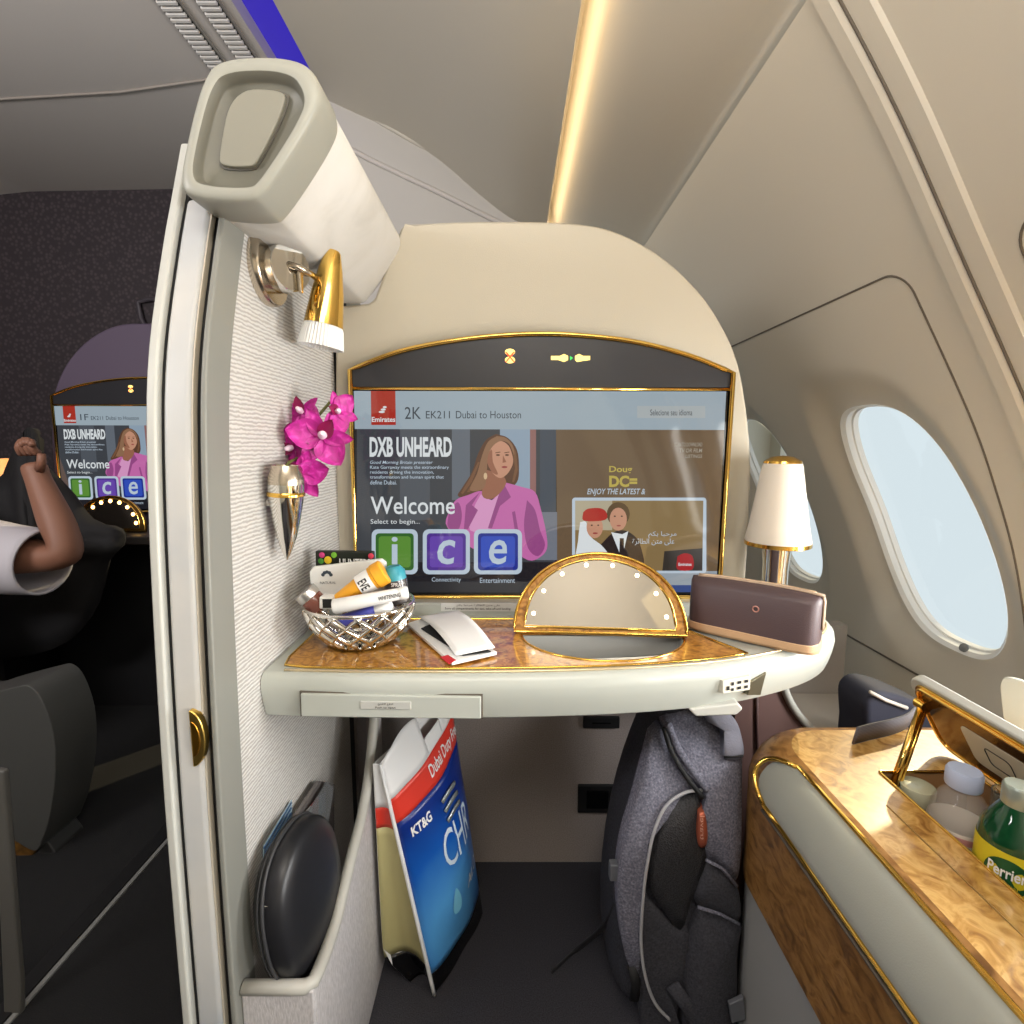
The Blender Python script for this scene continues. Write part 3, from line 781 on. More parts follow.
# =================================================================== DESK
ZD = -.30
desk = thing('vanity_desk', 'curved pale grey desk shelf with glossy burl wood top under the monitor', 'desk', (.1, .8, -.365))
front = spline([(-.334, .647), (-.2, .640), (-.05, .640), (.1, .646), (.22, .66), (.32, .682), (.41, .718), (.48, .76), (.53, .81), (.556, .87), (.56, .93)], 5)
outl = [(p.x, p.y) for p in front]+[(.545, .975), (-.334, .975)]
def desk_ring(ins, z):
    r = []
    for i, p in enumerate(front):
        t = (front[min(i+1, len(front)-1)]-front[max(i-1, 0)]).normalized(); n = Vector((-t.y, t.x))
        r.append(Vector((max(p.x+n.x*ins, -.334), p.y+n.y*ins, z)))
    r += [Vector((.545-ins, .976, z)), Vector((-.334, .976, z))]
    return r
spec = [(.05, ZD-.001), (.012, ZD), (.005, ZD-.002), (.0, ZD-.008), (-.002, ZD-.02), (.0, ZD-.034), (.004, ZD-.050), (.008, ZD-.062), (.014, ZD-.066), (.05, ZD-.066)]
spec = [(i_, z_) for i_, z_ in spec]
VS, FS = [], []
for a, b in spec: VS += desk_ring(a, b)
nR = len(front)+2
for i in range(len(spec)-1):
    for k in range(nR):
        k2 = (k+1) % nR; FS.append((i*nR+k, i*nR+k2, (i+1)*nR+k2, (i+1)*nR+k))
FS.append(tuple(range((len(spec)-1)*nR, len(spec)*nR)))
# top face with the half-round well left open: build as two pieces around it
VX, VY, VR, VD = .143, .785, .124, .098
well = [(VX+VR*math.cos(a), VY-VD*math.sin(a)) for a in [PI*k/28 for k in range(29)]]   # right -> front -> left
top0 = desk_ring(.05, ZD-.001)
nf = len(front)
# front half: strip between front line and well line
iL = min(range(nf), key=lambda i: abs(front[i].x-(VX-VR-.01))); iR = min(range(nf), key=lambda i: abs(front[i].x-(VX+VR+.01)))
base = len(VS)
VS += [Vector((x, y, ZD-.001)) for x, y in well]
W0 = base; WN = len(well)
fi = list(range(iL, iR+1))
# polygon: front strip + well
FS.append(tuple(fi)+tuple(W0+k for k in range(WN)))
FS.append(tuple(range(0, iL+1))+(W0+WN-1,)+(nR-1,))
FS.append((iR,)+tuple(range(iR+1, nf))+(nf, W0))
FS.append((W0+WN-1, W0, nf, nR-1))
db = mk('desk_body', VS, FS, PLAST, desk, smooth=True)
md = db.modifiers.new('e', 'EDGE_SPLIT'); md.split_angle = math.radians(35)
# well interior
WELLM = mat('well_grey', (150, 150, 146), .5)
wv = []
for z, f in ((ZD-.001, 1), (ZD-.03, .97), (ZD-.042, .90)):
    wv += [Vector((VX+(x-VX)*f, VY+(y-VY)*f, z)) for x, y in well]
fs = [(i*WN+k, i*WN+k+1, (i+1)*WN+k+1, (i+1)*WN+k) for i in range(2) for k in range(WN-1)]
fs.append(tuple(range(2*WN, 3*WN))); fs += [(0, WN-1, 2*WN-1, WN), (WN, 2*WN-1, 3*WN-1, 2*WN)]
mk('mirror_well', wv, fs, WELLM, desk, smooth=False)
# burl inlay: outline with well notch
fw = [p for p in (Vector((q.x, q.y)) for q in desk_ring(.021, 0)[:nf]) if -.305 < p.x < .335]
fz = ZD+.0012
inl_front = [(-.312, .672)]+[(p.x, p.y) for p in fw]+[(.342, .712)]
backr = [(.335, .725), (.29, .80), (.262, .858), (.25, .862)]
backl = [(-.305, .862), (-.318, .85), (-.318, .70)]
ww = [(VX+(x-VX)*1.03, VY+(y-VY)*1.03) for x, y in well]
# left piece, right piece, front piece (non overlapping quads through the well)
Ls = [p for p in inl_front if p[0] <= VX-VR*1.03]; Rs = [p for p in inl_front if p[0] >= VX+VR*1.03]; Ms = [p for p in inl_front if VX-VR*1.03 < p[0] < VX+VR*1.03]
VS, FS = [], []
def addp(pts):
    o = len(VS); n = len(pts)
    VS.extend([Vector((x, y, fz)) for x, y in pts]); FS.append(tuple(range(o, o+n)))
addp(Ls+[ww[-1], (ww[-1][0], .862)]+backl)
addp([Ls[-1]]+Ms+[Rs[0]]+ww)
addp(Rs+backr[:-1]+[(ww[0][0], .862), ww[0]])
addp([ww[-1], ww[0], (ww[0][0], .862), (ww[-1][0], .862)])
mk('burl_inlay', VS, FS, BURL, desk)
edge = [Vector((x, y, fz)) for x, y in inl_front+backr+backl]
tube('inlay_trim', edge, .0019, GOLD, desk, closed=True, seg=6)
edge2 = [Vector((p.x, p.y, ZD+.0006)) for p in desk_ring(.012, 0)[:nf] if p.x > -.33]
tube('front_trim', edge2, .0022, mat('champagne_trim', (214, 196, 160), .25, .7), desk, seg=6)
tube('well_rim', [Vector((x, y, fz)) for x, y in ww], .002, GOLD, desk, seg=6)
prism('back_ledge', [(.888, -.301), (.888, -.282), (.893, -.2795), (.965, -.294), (.974, -.301)], 'x', -.333, .405, PLAST, desk)
# drawer front
d0 = [onY(300, 694, .636), onY(481, 697, .634), onY(481, 719.5, .634), onY(301, 717, .636)]
d1 = [p+Vector((0, .02, 0)) for p in d0]
dw = mk('drawer', d0+d1, [(0, 1, 2, 3), (7, 6, 5, 4), (0, 4, 5, 1), (1, 5, 6, 2), (2, 6, 7, 3), (3, 7, 4, 0)], PLAST, desk, bevel=.002)
gp = [p+Vector((a, .0035, b)) for p, a, b in zip(d0, (-.002, .002, .002, -.002), (.002, .002, -.001, -.001))]
mk('drawer_gap', gp+[p+Vector((0, .01, 0)) for p in gp], [(0, 1, 2, 3), (7, 6, 5, 4), (0, 4, 5, 1), (1, 5, 6, 2), (2, 6, 7, 3), (3, 7, 4, 0)], GROOVE, desk)
lb = [onY(360, 701.5, .6335), onY(411, 702, .6335), onY(411, 710, .6335), onY(360, 709.5, .6335)]
mk('push_label', lb+[p+Vector((0, .004, 0)) for p in lb], [(0, 1, 2, 3), (7, 6, 5, 4), (0, 4, 5, 1), (1, 5, 6, 2), (2, 6, 7, 3), (3, 7, 4, 0)], mat('label_grey', (178, 178, 172), .4), dw, bevel=.001)
text('label_text', 'Push to open', lambda u, v: bil(lb, .3+.4*u, .1+.32*v, Vector((0, -.0006, 0))), INK, dw, .01)
text('label_text', '\ufea2\ufe98\ufed4\ufee0\ufedf \ufeca\ufed3\ufea9\ufe8d', lambda u, v: bil(lb, .35+.3*u, .52+.36*v, Vector((0, -.0006, 0))), INK, dw, .01)
# power outlet and usb block, underside tab
def frontpt(px, py):
    """intersect the camera ray with the curved desk front"""
    r = ray(px, py)
    for i in range(len(front)-1):
        a, b = front[i], front[i+1]
        d2 = Vector((r.x, r.y)); e = b-a
        den = d2.x*e.y-d2.y*e.x
        if abs(den) < 1e-9: continue
        t = (a.x*e.y-a.y*e.x)/den; s = (a.x*d2.y-a.y*d2.x)/den
        if 0 <= s <= 1 and t > 0: return r*t
    return onY(px, py, .7)
oc = [frontpt(719, 679), frontpt(747, 674), frontpt(746, 688), frontpt(719, 692)]
oo = [p+Vector((.003, -.006, 0)) for p in oc]
ob = mk('power_outlet', oo+[p+Vector((-.006, .012, 0)) for p in oc], [(0, 1, 2, 3), (7, 6, 5, 4), (0, 4, 5, 1), (1, 5, 6, 2), (2, 6, 7, 3), (3, 7, 4, 0)], mat('outlet_cream', (206, 202, 188), .45), desk, bevel=.001)
for u0, v0, w, h in ((.12, .25, .10, .3), (.28, .55, .1, .25), (.28, .15, .1, .2), (.5, .6, .14, .2), (.5, .2, .14, .2), (.75, .6, .14, .2), (.75, .2, .14, .2)):
    c = [bil(oo, u0, v0+h, Vector((.0004, -.0008, 0))), bil(oo, u0+w, v0+h, Vector((.0004, -.0008, 0))), bil(oo, u0+w, v0, Vector((.0004, -.0008, 0))), bil(oo, u0, v0, Vector((.0004, -.0008, 0)))]
    mk('socket_slot', c, [(0, 1, 2, 3)], BLACKM, ob)
c4 = [frontpt(749, 680), frontpt(764, 671), frontpt(758, 694), frontpt(745, 694)]
mk('bracket', [p+Vector((.002, -.004, 0)) for p in c4]+[p+Vector((-.004, .01, 0)) for p in c4], [(0, 1, 2, 3), (7, 6, 5, 4), (0, 4, 5, 1), (1, 5, 6, 2), (2, 6, 7, 3), (3, 7, 4, 0)], mat('bracket_metal', (130, 124, 104), .3, .8), desk, bevel=.001)
tb = [onY(686, 706, .68), onY(733, 697, .69), onY(738, 703, .69), onY(731, 709, .69), onY(694, 714, .68)]
prism('pull_tab', [(p.x, p.z) for p in tb], 'y', .672, .72, PLAST2, desk, .003)

# vanity mirror, lit bulbs; used by both suites
MIRR = mat('mirror_glass', (226, 220, 212), .01, 1)
def build_mirror(c, rad, hgt, yaw, tilt, parent, bulb_e, frame_m, glass_m, nb=7, bs=1.0):
    Rm = Matrix.Rotation(yaw, 3, 'Z') @ Matrix.Rotation(tilt, 3, 'X')
    c = Vector(c)
    def L(x, y, z): return c+Rm @ Vector((x, y, z))
    def arc(r, h, n=40): return [(r*math.cos(PI*k/n), h*math.sin(PI*k/n)**.92) for k in range(n+1)]
    A = arc(rad, hgt)
    n = len(A)
    vs = [L(x, 0, z) for x, z in A]+[L(x, .012, z) for x, z in A]
    vs = [L(x, 0, z-.004 if i in (0, n-1) else z) for i, (x, z) in enumerate(A)]+[L(x, .012, z-.004 if i in (0, n-1) else z) for i, (x, z) in enumerate(A)]
    mr = mk('vanity_mirror', vs, [tuple(range(n))[::-1], tuple(range(n, 2*n))]+[(i, (i+1) % n, n+(i+1) % n, n+i) for i in range(n)], frame_m, parent, bevel=.003)
    mr['label'] = 'raised half-round mirror with a gold rim and small lit bulbs'
    B = arc(rad-.017, hgt-.017)
    B = [(x, z+.008) for x, z in B]
    gl = mk('mirror_glass', [L(x, -.0022, z) for x, z in B], [tuple(range(len(B)))], glass_m, mr)
    tube('gold_rim', [L(x, -.003, z) for x, z in B], .0022, GOLD2, mr, closed=True, seg=8)
    tube('outer_rim', [L(x, -.002, z) for x, z in A], .0025, GOLD, mr, closed=True, seg=8)
    for k in range(nb):
        a = PI*(.5+k)/nb
        a = PI*(.06+.88*(k/(nb-1)))
        x, z = (rad-.029)*math.cos(a), (hgt-.027)*math.sin(a)+.010
        lathe('bulb', [(.0001, -.0005), (.0034*bs, -.0003), (.003*bs, .001), (.0001, .0016)], L(x, -.0024, z), bulb_e, mr, d=Rm @ Vector((0, -1, 0)), seg=12)
    return mr
BULB = mat('bulb_glow', (255, 240, 210), .4, emis=6, ecol=(255, 232, 190))
build_mirror((.138, .779, ZD+.006), .135, .126, math.radians(-5), math.radians(-14), desk, BULB, BURL, MIRR, 8)

# =================================================================== ON THE DESK
# snack basket
bc = Vector((-.232, .758, ZD+.002))
bk = thing('wire_basket', 'chrome lattice basket of snacks at the left end of the desk', 'basket', bc)
def brad(h): return .040+.040*math.sin(min(1, h/.062)*PI/2)**.9
def bp_(a, h): r = brad(h); return bc+Vector((r*1.0*math.cos(a), r*.92*math.sin(a), h+.003*math.cos(a)*0))
lathe('base_dish', [(.0, .001), (.038, .001), (.042, .004), (.040, .0045), (.0, .003)], bc, CHROME, bk, seg=40)
tube('rim', [bp_(2*PI*k/48, .062) for k in range(48)], .0028, CHROME, bk, closed=True, seg=10)
tube('foot_ring', [bp_(2*PI*k/48, .004) for k in range(48)], .0028, CHROME, bk, closed=True, seg=8)
nL = 14
for s in (1, -1):
    for k in range(nL):
        a0 = 2*PI*k/nL
        pts = [bp_(a0+s*.95*t/8, .003+.059*t/8) for t in range(9)]
        tube('lattice_strip', pts, .0048, CHROME, bk, seg=6, flat=((0, 0, 1), 1, .35))
# contents
def card(name, label, cat, corners_px, Y, m, th=.006, group=None, tilt=None, bevel=.002):
    cs = [onY(a, b, Y+(tilt or (0,)*len(corners_px))[i]) for i, (a, b) in enumerate(corners_px)]
    base = thing(name, label, cat, min(cs, key=lambda v: v.z), group)
    n = len(cs)
    b2 = [p+Vector((0, th, 0)) for p in cs]
    mk('packet', cs+b2, [tuple(range(n)), tuple(range(n, 2*n))[::-1]]+[(i, (i+1) % n, n+(i+1) % n, n+i) for i in range(n)], m, base, bevel=bevel)
    return base, cs
hp_, cs = card('snack_packet', 'black crisp packet printed HUNTER with bright vegetables, at the back of the basket', 'snack', [(316, 600), (315, 551), (373, 552), (376, 600)], .80, mat('packet_black', (26, 30, 22), .35), .012)
bl = [cs[0], cs[3], cs[2], cs[1]]
bb = [cs[1], cs[2], cs[3], cs[0]]
text('brand_text', 'HUNTERS', lambda u, v: bil(bb, .42+.53*u, .66+.2*v, Vector((0, -.0015, 0))), WHITE, hp_, .015)
for px, py, r, cc in ((328, 560, 4, (226, 190, 40)), (322, 555, 3, (196, 60, 120)), (321, 561, 3, (70, 140, 50)), (334, 555, 3, (110, 170, 50)), (371, 556, 3, (200, 60, 80))):
    c = onY(px, py, .7985); lathe('printed_vegetable', [(.0001, 0), (r*.00155, .0003), (.0001, .0012)], c, mat('veg%d%d' % (cc[0], cc[1]), cc, .5), hp_, d=(0, -1, 0), seg=14)
hp_, cs = card('snack_pouch', 'white pouch with a dark leaf emblem leaning in the basket', 'snack', [(312, 606), (309, 572), (313, 567), (381, 559), (386, 563), (384, 604)], .765, mat('pouch_white', (226, 226, 222), .35), .008)
for k in range(5):
    a = PI*(.1+.2*k); c = onY(327+7*math.cos(a)*.6, 576-5*math.sin(a)*.8, .764)
    lathe('leaf_mark', [(.0001, 0), (.0028, .0003), (.0001, .0008)], c, mat('leaf_dark', (50, 60, 70), .5), hp_, d=(0, -1, 0), seg=10)
text('brand_text', 'NATURAL', lambda u, v: onY(320+16*u, 584-2.5*v, .764), mat('leaf_dark', (50, 60, 70), .5), hp_)
# yellow tube
def tubed(name, label, cat, a, b, r0, r1, m, capm, capfrac=.2):
    a, b = Vector(a), Vector(b); d_ = (b-a); L_ = d_.length
    th = thing(name, label, cat, a if a.z < b.z else b)
    lathe('tube_body', [(r0*.8, 0), (r0, .003), (r1, L_*(1-capfrac)), (r1*.9, L_*(1-capfrac)+.002)], a, m, th, d=d_, seg=28)
    lathe('cap', [(r1*.98, L_*(1-capfrac)), (r1*1.08, L_*(1-capfrac)+.002), (r1*1.08, L_-.002), (r1*.95, L_)], a, capm, th, d=d_, seg=28)
    return th, a, d_, L_
YEL = mat('tube_yellow', (234, 166, 44), .4); 
ty, a_, d_, L_ = tubed('hand_cream_tube', 'yellow cream tube with a white label lying on the basket contents', 'tube', onY(336, 600, .725), onY(385, 571, .74), .008, .0175, YEL, YEL, .22)
lathe('label_band', [(.0158, L_*.48), (.0172, L_*.74)], a_, WHITE, ty, d=d_, seg=28, cap=False)
dn = d_.normalized(); upv = Vector((-dn.z, 0, dn.x)); 
text('label_text', 'EVE', lambda u, v: a_+dn*(L_*(.55+.16*v))+upv*(.011*(1-2*u)*.7+.0)+Vector((0, -.0172, 0)), INK, ty, .02)
jr = thing('glass_jar', 'small glass jar with a silver screw lid at the left of the basket', 'jar', onY(314, 612, .74))
ja = onY(321, 606, .735); jd = (onY(306, 598, .735)-ja)
jd = Vector((-.5, -.1, .62))
lathe('jar_body', [(.012, 0), (.0155, .003), (.0155, .022), (.0135, .026)], onY(322, 609, .73), mat('reddish_glass', (150, 90, 76), .12, trans=.5), jr, d=jd, seg=28)
lathe('lid', [(.0165, .024), (.017, .025), (.017, .036), (.016, .037), (.0, .037)], onY(322, 609, .73), mat('silver_lid', (206, 204, 200), .28, .9), jr, d=jd, seg=36)
bt = thing('mini_bottle', 'small brown bottle with a teal top band at the right of the basket', 'bottle', onY(398, 604, .76))
lathe('bottle_body', [(.013, 0), (.0175, .004), (.0175, .034), (.017, .04)], onY(399, 604, .76), mat('amber_dark', (66, 62, 62), .25, coat=.5), bt, d=(-.12, 0, 1), seg=28)
lathe('cap_band', [(.0172, .040), (.0165, .052), (.010, .060), (.0, .061)], onY(399, 604, .76), mat('teal_band', (54, 142, 158), .4), bt, d=(-.12, 0, 1), seg=28)
text('label_text', 'SPRAY', lambda u, v: onY(391+13*u, 587-4*v, .741), WHITE, bt, .01)
wt, a_, d_, L_ = tubed('toothpaste_tube', 'white tube with black lettering lying across the front of the basket', 'tube', onY(333, 607, .70), onY(408, 592, .715), .011, .0085, WHITE, WHITE, .12)
dn = d_.normalized()
text('label_text', 'WHITENING', lambda u, v: a_+dn*(L_*(.62+.3*u))+Vector((0, -.0102, .001+.006*v-.003)), INK, wt, .02)
wt2, a2, d2, L2 = tubed('lotion_tube', 'small violet-blue striped tube deep inside the basket', 'tube', onY(338, 622, .715), onY(392, 606, .72), .009, .009, mat('violet_blue', (84, 90, 190), .4), WHITE, .3)
bx_, cs = card('mint_box', 'small black and white box at the front left of the basket', 'box', [(319, 609), (319, 597), (333, 598), (333, 610)], .712, mat('box_print', (232, 230, 226), .5), .02)
box('dark_label', (cs[0].x+.006, cs[3].x-.001), (.7105, .7115), (cs[0].z+.002, cs[1].z-.003), BLACKM, bx_)

# folded papers
def paper(name, label, pts, z, m, th=.0012, curl=0):
    cs = [onZ(a, b, z) for a, b in pts]
    cs = [Vector((p.x, p.y, z)) for p in cs]
    n = len(cs)
    return cs
Zp = ZD+.0042
pp = thing('menu_booklet', 'white booklet with a red corner mark lying under a folded card', 'booklet', onZ(450, 640, Zp))
cs = [onZ(a, b, Zp) for a, b in ((407, 626), (438, 616), (497, 655), (452, 665.5))]
prism('pages', [(p.x, p.y) for p in cs], 'z', Zp, Zp+.005, WHITE, pp, .0008)
rc = [onZ(a, b, Zp+.0055) for a, b in ((440, 657), (448, 655), (456, 660), (449, 664))]
prism('red_mark', [(p.x, p.y) for p in rc], 'z', Zp+.005, Zp+.0058, mat('menu_red', (196, 40, 44), .5), pp)
text('cover_text', 'MENU', lambda u, v: onZ(413+10*u+6*(1-v), 633+5*u-(-4)*(1-v), Zp+.0056), mat('soft_red', (190, 110, 110), .5), pp)
pp = thing('black_card', 'thin black card between the booklet and the folded white card', 'card', onZ(450, 640, Zp+.006))
cs = [onZ(a, b, Zp+.006) for a, b in ((421, 629), (432, 624), (491, 652), (463, 656))]
prism('card', [(p.x, p.y) for p in cs], 'z', Zp+.006, Zp+.0075, BLACKM, pp, .0004)
pp = thing('folded_card', 'folded white card lying open on top of the booklet on the desk', 'card', onZ(450, 640, Zp+.008))
c0, c1, c2, c3 = [onZ(a, b, Zp+.008) for a, b in ((418, 617), (458, 612.5), (495, 650), (456, 656))]
def fc(u, v):
    p = c3.lerp(c2, u).lerp(c0.lerp(c1, u), v); p.z = Zp+.0085+.012*math.sin(PI*min(1, v*1.0))*.7+.003*u; return p
surf('card_flap', fc, 6, 14, WHITE, pp, .0008)

# amenity pouch
PB = Vector((.302, .835, ZD)); PE = Vector((.448, .715, ZD))
dirp = (PE-PB); LP = dirp.length; dirp.normalize(); nrm = Vector((dirp.y, -dirp.x, 0))
nrm = nrm if nrm.y < 0 else -nrm
PL = mat('pouch_leather', (82, 66, 68), .42, bump=('n', 700, .2)); PT_ = mat('pouch_tan', (196, 160, 124), .5, bump=('n', 700, .2))
am = thing('amenity_pouch', 'brown leather wash bag with a tan base band on the right end of the desk', 'pouch', (PB+PE)/2)
Hh = .088
def pouch_pt(u, v, side, q=0):
    # u along, v up, side -1 front +1 back
    prof_w = .034*(1-.45*max(0, v-.1)**2.2)
    e = (1-abs(2*u-1)**8)**.5 if 0 < u < 1 else 0
    top = Hh*(1-.05*abs(2*u-1)**3)
    w = prof_w*(.35+.65*e)
    if v > .93: w *= max(.12, 1-((v-.93)/.07)**2*.85)
    if v < .04: w *= .9
    return PB+dirp*(LP*u)+Vector((0, 0, top*v+.002))+(nrm*w*(1 if side < 0 else -1))-nrm*.004
def pouch_geo(v0, v1, grow=0):
    vs, fs = [], []
    NU, NV = 30, 12
    loop = [(i/NU, -1) for i in range(NU+1)]+[((NU-i)/NU, 1) for i in range(NU+1)]
    for j in range(NV+1):
        v = v0+(v1-v0)*j/NV
        for u, s in loop:
            p = pouch_pt(u, v, s)
            p += (nrm*(grow if s < 0 else -grow))+dirp*(grow*(2*u-1))
            vs.append(p)
    n = len(loop)
    for j in range(NV):
        for i in range(n): fs.append((j*n+i, j*n+(i+1) % n, (j+1)*n+(i+1) % n, (j+1)*n+i))
    fs.append(tuple(range(n))[::-1]); fs.append(tuple(range(NV*n, NV*n+n)))
    return vs, fs
mk('leather_body', *pouch_geo(.0, 1.0), PL, am, smooth=True)
mk('base_band', *pouch_geo(.0, .17, .0012), PT_, am, smooth=True)
zp = [pouch_pt(u/20, .985, -1)*.5+pouch_pt(u/20, .985, 1)*.5+Vector((0, 0, .001)) for u in range(1, 21)]+[pouch_pt(.999, 1-.6*k/6, -1)*.5+pouch_pt(.999, 1-.6*k/6, 1)*.5+dirp*.002 for k in range(1, 7)]
tube('zip', zp, .0045, mat('zip_tan', (176, 152, 130), .4), am, seg=8, flat=((0, 0, 1), .5, 1.4))
tube('zip_teeth', [p+Vector((0, 0, .002)) for p in zp[:19]], .0017, mat('zip_gold', (206, 180, 150), .3, .6), am, seg=6)
ec = pouch_pt(.565, .62, -1)+nrm*.0015
tube('emblem', [ec+dirp*.0042*math.cos(a)+Vector((0, 0, .0042*math.sin(a))) for a in [2*PI*k/20 for k in range(20)]], .001, mat('rose_gold', (224, 170, 160), .3, .8), am, closed=True, seg=6)

# table lamp on the desk
tlp = Vector((.487, .925, ZD+.001))
tl = thing('table_lamp', 'small chrome lamp with a cream cone shade at the right end of the desk', 'lamp', tlp)
lathe('base', [(.034, 0), (.034, .005), (.026, .008), (.022, .03), (.022, .075), (.026, .13), (.028, .145), (.0, .146)], tlp, CHROME, tl, seg=40)
sh = lathe('lamp_shade', [(.0545, .122), (.0555, .128), (.050, .155), (.0335, .262), (.0315, .268), (.0, .268)], tlp, mat('cream_shade', (222, 212, 196), .5, sheen=.2), tl, seg=48)
lathe('shade_rim', [(.0535, .118), (.056, .119), (.056, .126), (.0535, .126)], tlp, GOLD, tl, seg=48, cap=False)
lathe('top_finial', [(.032, .268), (.031, .272), (.018, .280), (.0, .282)], tlp, GOLD, tl, seg=40)

# =================================================================== BELOW THE DESK
struct(box('wall_front', (-.341, .46), (1.10, 1.13), (FZ, -.34), WEAVEB), 'grey brown fabric wall of the footwell')
for (px0, py0, px1, py1), lab in (((578, 784, 616, 811), 'black latch plate low on the footwell wall'), ((583, 716, 619, 727), 'black latch plate high on the footwell wall just under the desk')):
    a, b = onY(px0, py0, 1.099), onY(px1, py1, 1.099)
    t_ = thing('latch_plate', lab, 'latch', (a+b)/2)
    box('plate', (a.x, b.x), (1.092, 1.101), (b.z, a.z), BLACKM, t_, .002)
    box('slot', (a.x+.02, b.x-.02), (1.0905, 1.094), (b.z+.012, a.z-.012), BLACK, t_, .001)
# brown side panel with white curved rim, grey panel and ledge beyond
BRN = mat('brown_panel', (104, 80, 76), .6)
def P1(px, py, Y=1.0): v = onY(px, py, Y); return (v.x, v.z)
rimc = spline([(781, 640), (781, 670), (785, 690), (795, 710), (812, 730), (840, 760)], 5)
bp = thing('footwell_side_panel', 'brown side panel with a white curved rim between desk and window console', 'panel', onY(760, 740, 1.0))
prism('panel', [P1(735, 640)]+[P1(p.x, p.y) for p in rimc]+[P1(840, 960), P1(735, 960)], 'y', 1.0, 1.06, BRN, bp)
tube('white_rim', [onY(p.x, p.y, .997) for p in rimc], .011, PLAST2, bp, seg=8, flat=((0, 1, 0), .9, .75))
tube('seam_bead', [onY(757, 690, .997), onY(757, 760, .997)], .003, mat('brown_dark', (84, 62, 60), .6), bp, seg=6)
struct(box('wall_front', (.46, .885), (1.30, 1.34), (FZ, -.47), ramp_mat('grey_panel', ('noise', 500, 2, 0), [(.3, (146, 138, 130)), (.7, (170, 162, 154))], .8)), 'grey fabric panel ahead of the window console')
LEDG = mat('ledge_grey', (168, 160, 150), .6)
sg = thing('side_ledge', 'grey ledge between the window console and the panel ahead', 'ledge', (.78, 1.08, FZ))
box('ledge_body', (.665, .955), (.99, 1.298), (FZ, -.655), mat('ledge_grey', (168, 160, 150), .6), sg, .006)
box('ledge_front', (.60, .955), (.86, .988), (FZ, -.655), LEDG, sg, .004)
# navy bag with strap on the ledge
nb = thing('navy_bag', 'dark navy soft bag with a pale piping on the ledge beyond the console', 'bag', (.70, .97, -.65))
NB = spline([(856, 726), (855, 702), (858, 692), (868, 685), (884, 687), (905, 695), (930, 708), (940, 726)], 4)
pts = [onY(p.x, p.y, .93) for p in NB]
prism('bag_body', [(p.x, p.z) for p in pts]+[(pts[-1].x, -.6545), (pts[0].x, -.6545)], 'y', .90, .99, NAVY, nb, .012, 3)
tube('piping', [onY(870, 692, .897), onY(885, 700, .897), onY(907, 708, .897)], .0035, mat('pale_piping', (196, 190, 180), .5), nb, seg=8)

# storage pocket on the left wall
XP = -.244
pk = thing('storage_pocket', 'pale fabric storage pocket with a swooping grey rim on the left wall', 'pocket', (-.29, .68, FZ))
rim = spline([(.555, -.664), (.60, -.668), (.64, -.664), (.675, -.648), (.72, -.628), (.775, -.605), (.82, -.565), (.86, -.50), (.885, -.455), (.90, -.40)], 5)
rim2 = [(p.x, p.y) for p in rim]
prism('outer_panel', rim2+[(.90, FZ+.002), (.555, FZ+.002)], 'x', XP-.008, XP, POCKETF, pk, .002)
box('front_panel', (XW+.0015, XP-.001), (.549, .557), (FZ+.002, -.666), POCKETF, pk, .002)
rp = [Vector((XP-.004, a, b)) for a, b in rim2]
tube('rim', [Vector((XW+.003, .553, -.664)), Vector((XP-.03, .553, -.664)), Vector((XP-.012, .5535, -.664)), Vector((XP-.005, .560, -.665))]+rp[2:], .0085, STRIPG if False else mat('rim_grey', (176, 174, 166), .4), pk, seg=10)
# things in the pocket
hcn = Vector((1, -.10, .12)).normalized()
hc0 = Vector((-.287, .625, -.602))
hcase = thing('headphone_case', 'round black zip headphone case standing in the wall pocket', 'case', hc0+Vector((0, 0, -.09)))
def ov_geo(prof_, c, n, a, b, seg=48):
    n = n.normalized(); up = (Vector((0, 0, 1))-n*n.z).normalized(); sd = n.cross(up)
    vs, fs = [], []
    for r, h in prof_:
        for k in range(seg):
            t = 2*PI*k/seg; e = 2.4
            q_ = (abs(math.cos(t))**e+abs(math.sin(t))**e)**(-1/e)
            vs.append(c+n*h+up*(b*r*math.sin(t)*q_)+sd*(a*r*math.cos(t)*q_))
    for i in range(len(prof_)-1):
        for k in range(seg): fs.append((i*seg+k, i*seg+(k+1) % seg, (i+1)*seg+(k+1) % seg, (i+1)*seg+k))
    fs.append(tuple(range(seg))[::-1]); fs.append(tuple(range((len(prof_)-1)*seg, len(prof_)*seg)))
    return vs, fs
CASEM = mat('case_black', (30, 30, 33), .38)
mk('shell', *ov_geo([(.6, -.026), (.88, -.023), (.98, -.012), (1.0, 0), (1.0, .006), (.98, .016), (.92, .022), (.7, .025), (.2, .026)], hc0, hcn, .076, .093), CASEM, hcase, smooth=True)
v_, f_ = ov_geo([(1, 0)], hc0-hcn*.004, hcn, .0775, .0945)
tube('zip', v_[:48], .0022, mat('zip_black', (52, 52, 54), .5), hcase, closed=True, seg=6)
v_, f_ = ov_geo([(1, 0)], hc0-hcn*.011, hcn, .0765, .0935)
tube('seam', v_[:48], .0012, mat('zip_black', (52, 52, 54), .5), hcase, closed=True, seg=6)
box('zip_puller', (hc0.x-.02, hc0.x-.008), (.556, .562), (-.565, -.555), CHROME, hcase, .001)
def pcard(name, label, cat, px, X, m, th=.0015):
    cs = [onX(a, b, X) for a, b in px]
    t_ = thing(name, label, cat, min(cs, key=lambda v: v.z))
    prism('sheet', [(p.y, p.z) for p in cs], 'x', X, X+th, m, t_)
    return t_, cs
c_, cs = pcard('safety_card', 'white card with blue print in the wall pocket, nearest the wall', 'card', [(263, 846), (291, 800), (292, 880), (262, 905)], XW+.004, mat('card_bluewhite', (160, 182, 198), .35))
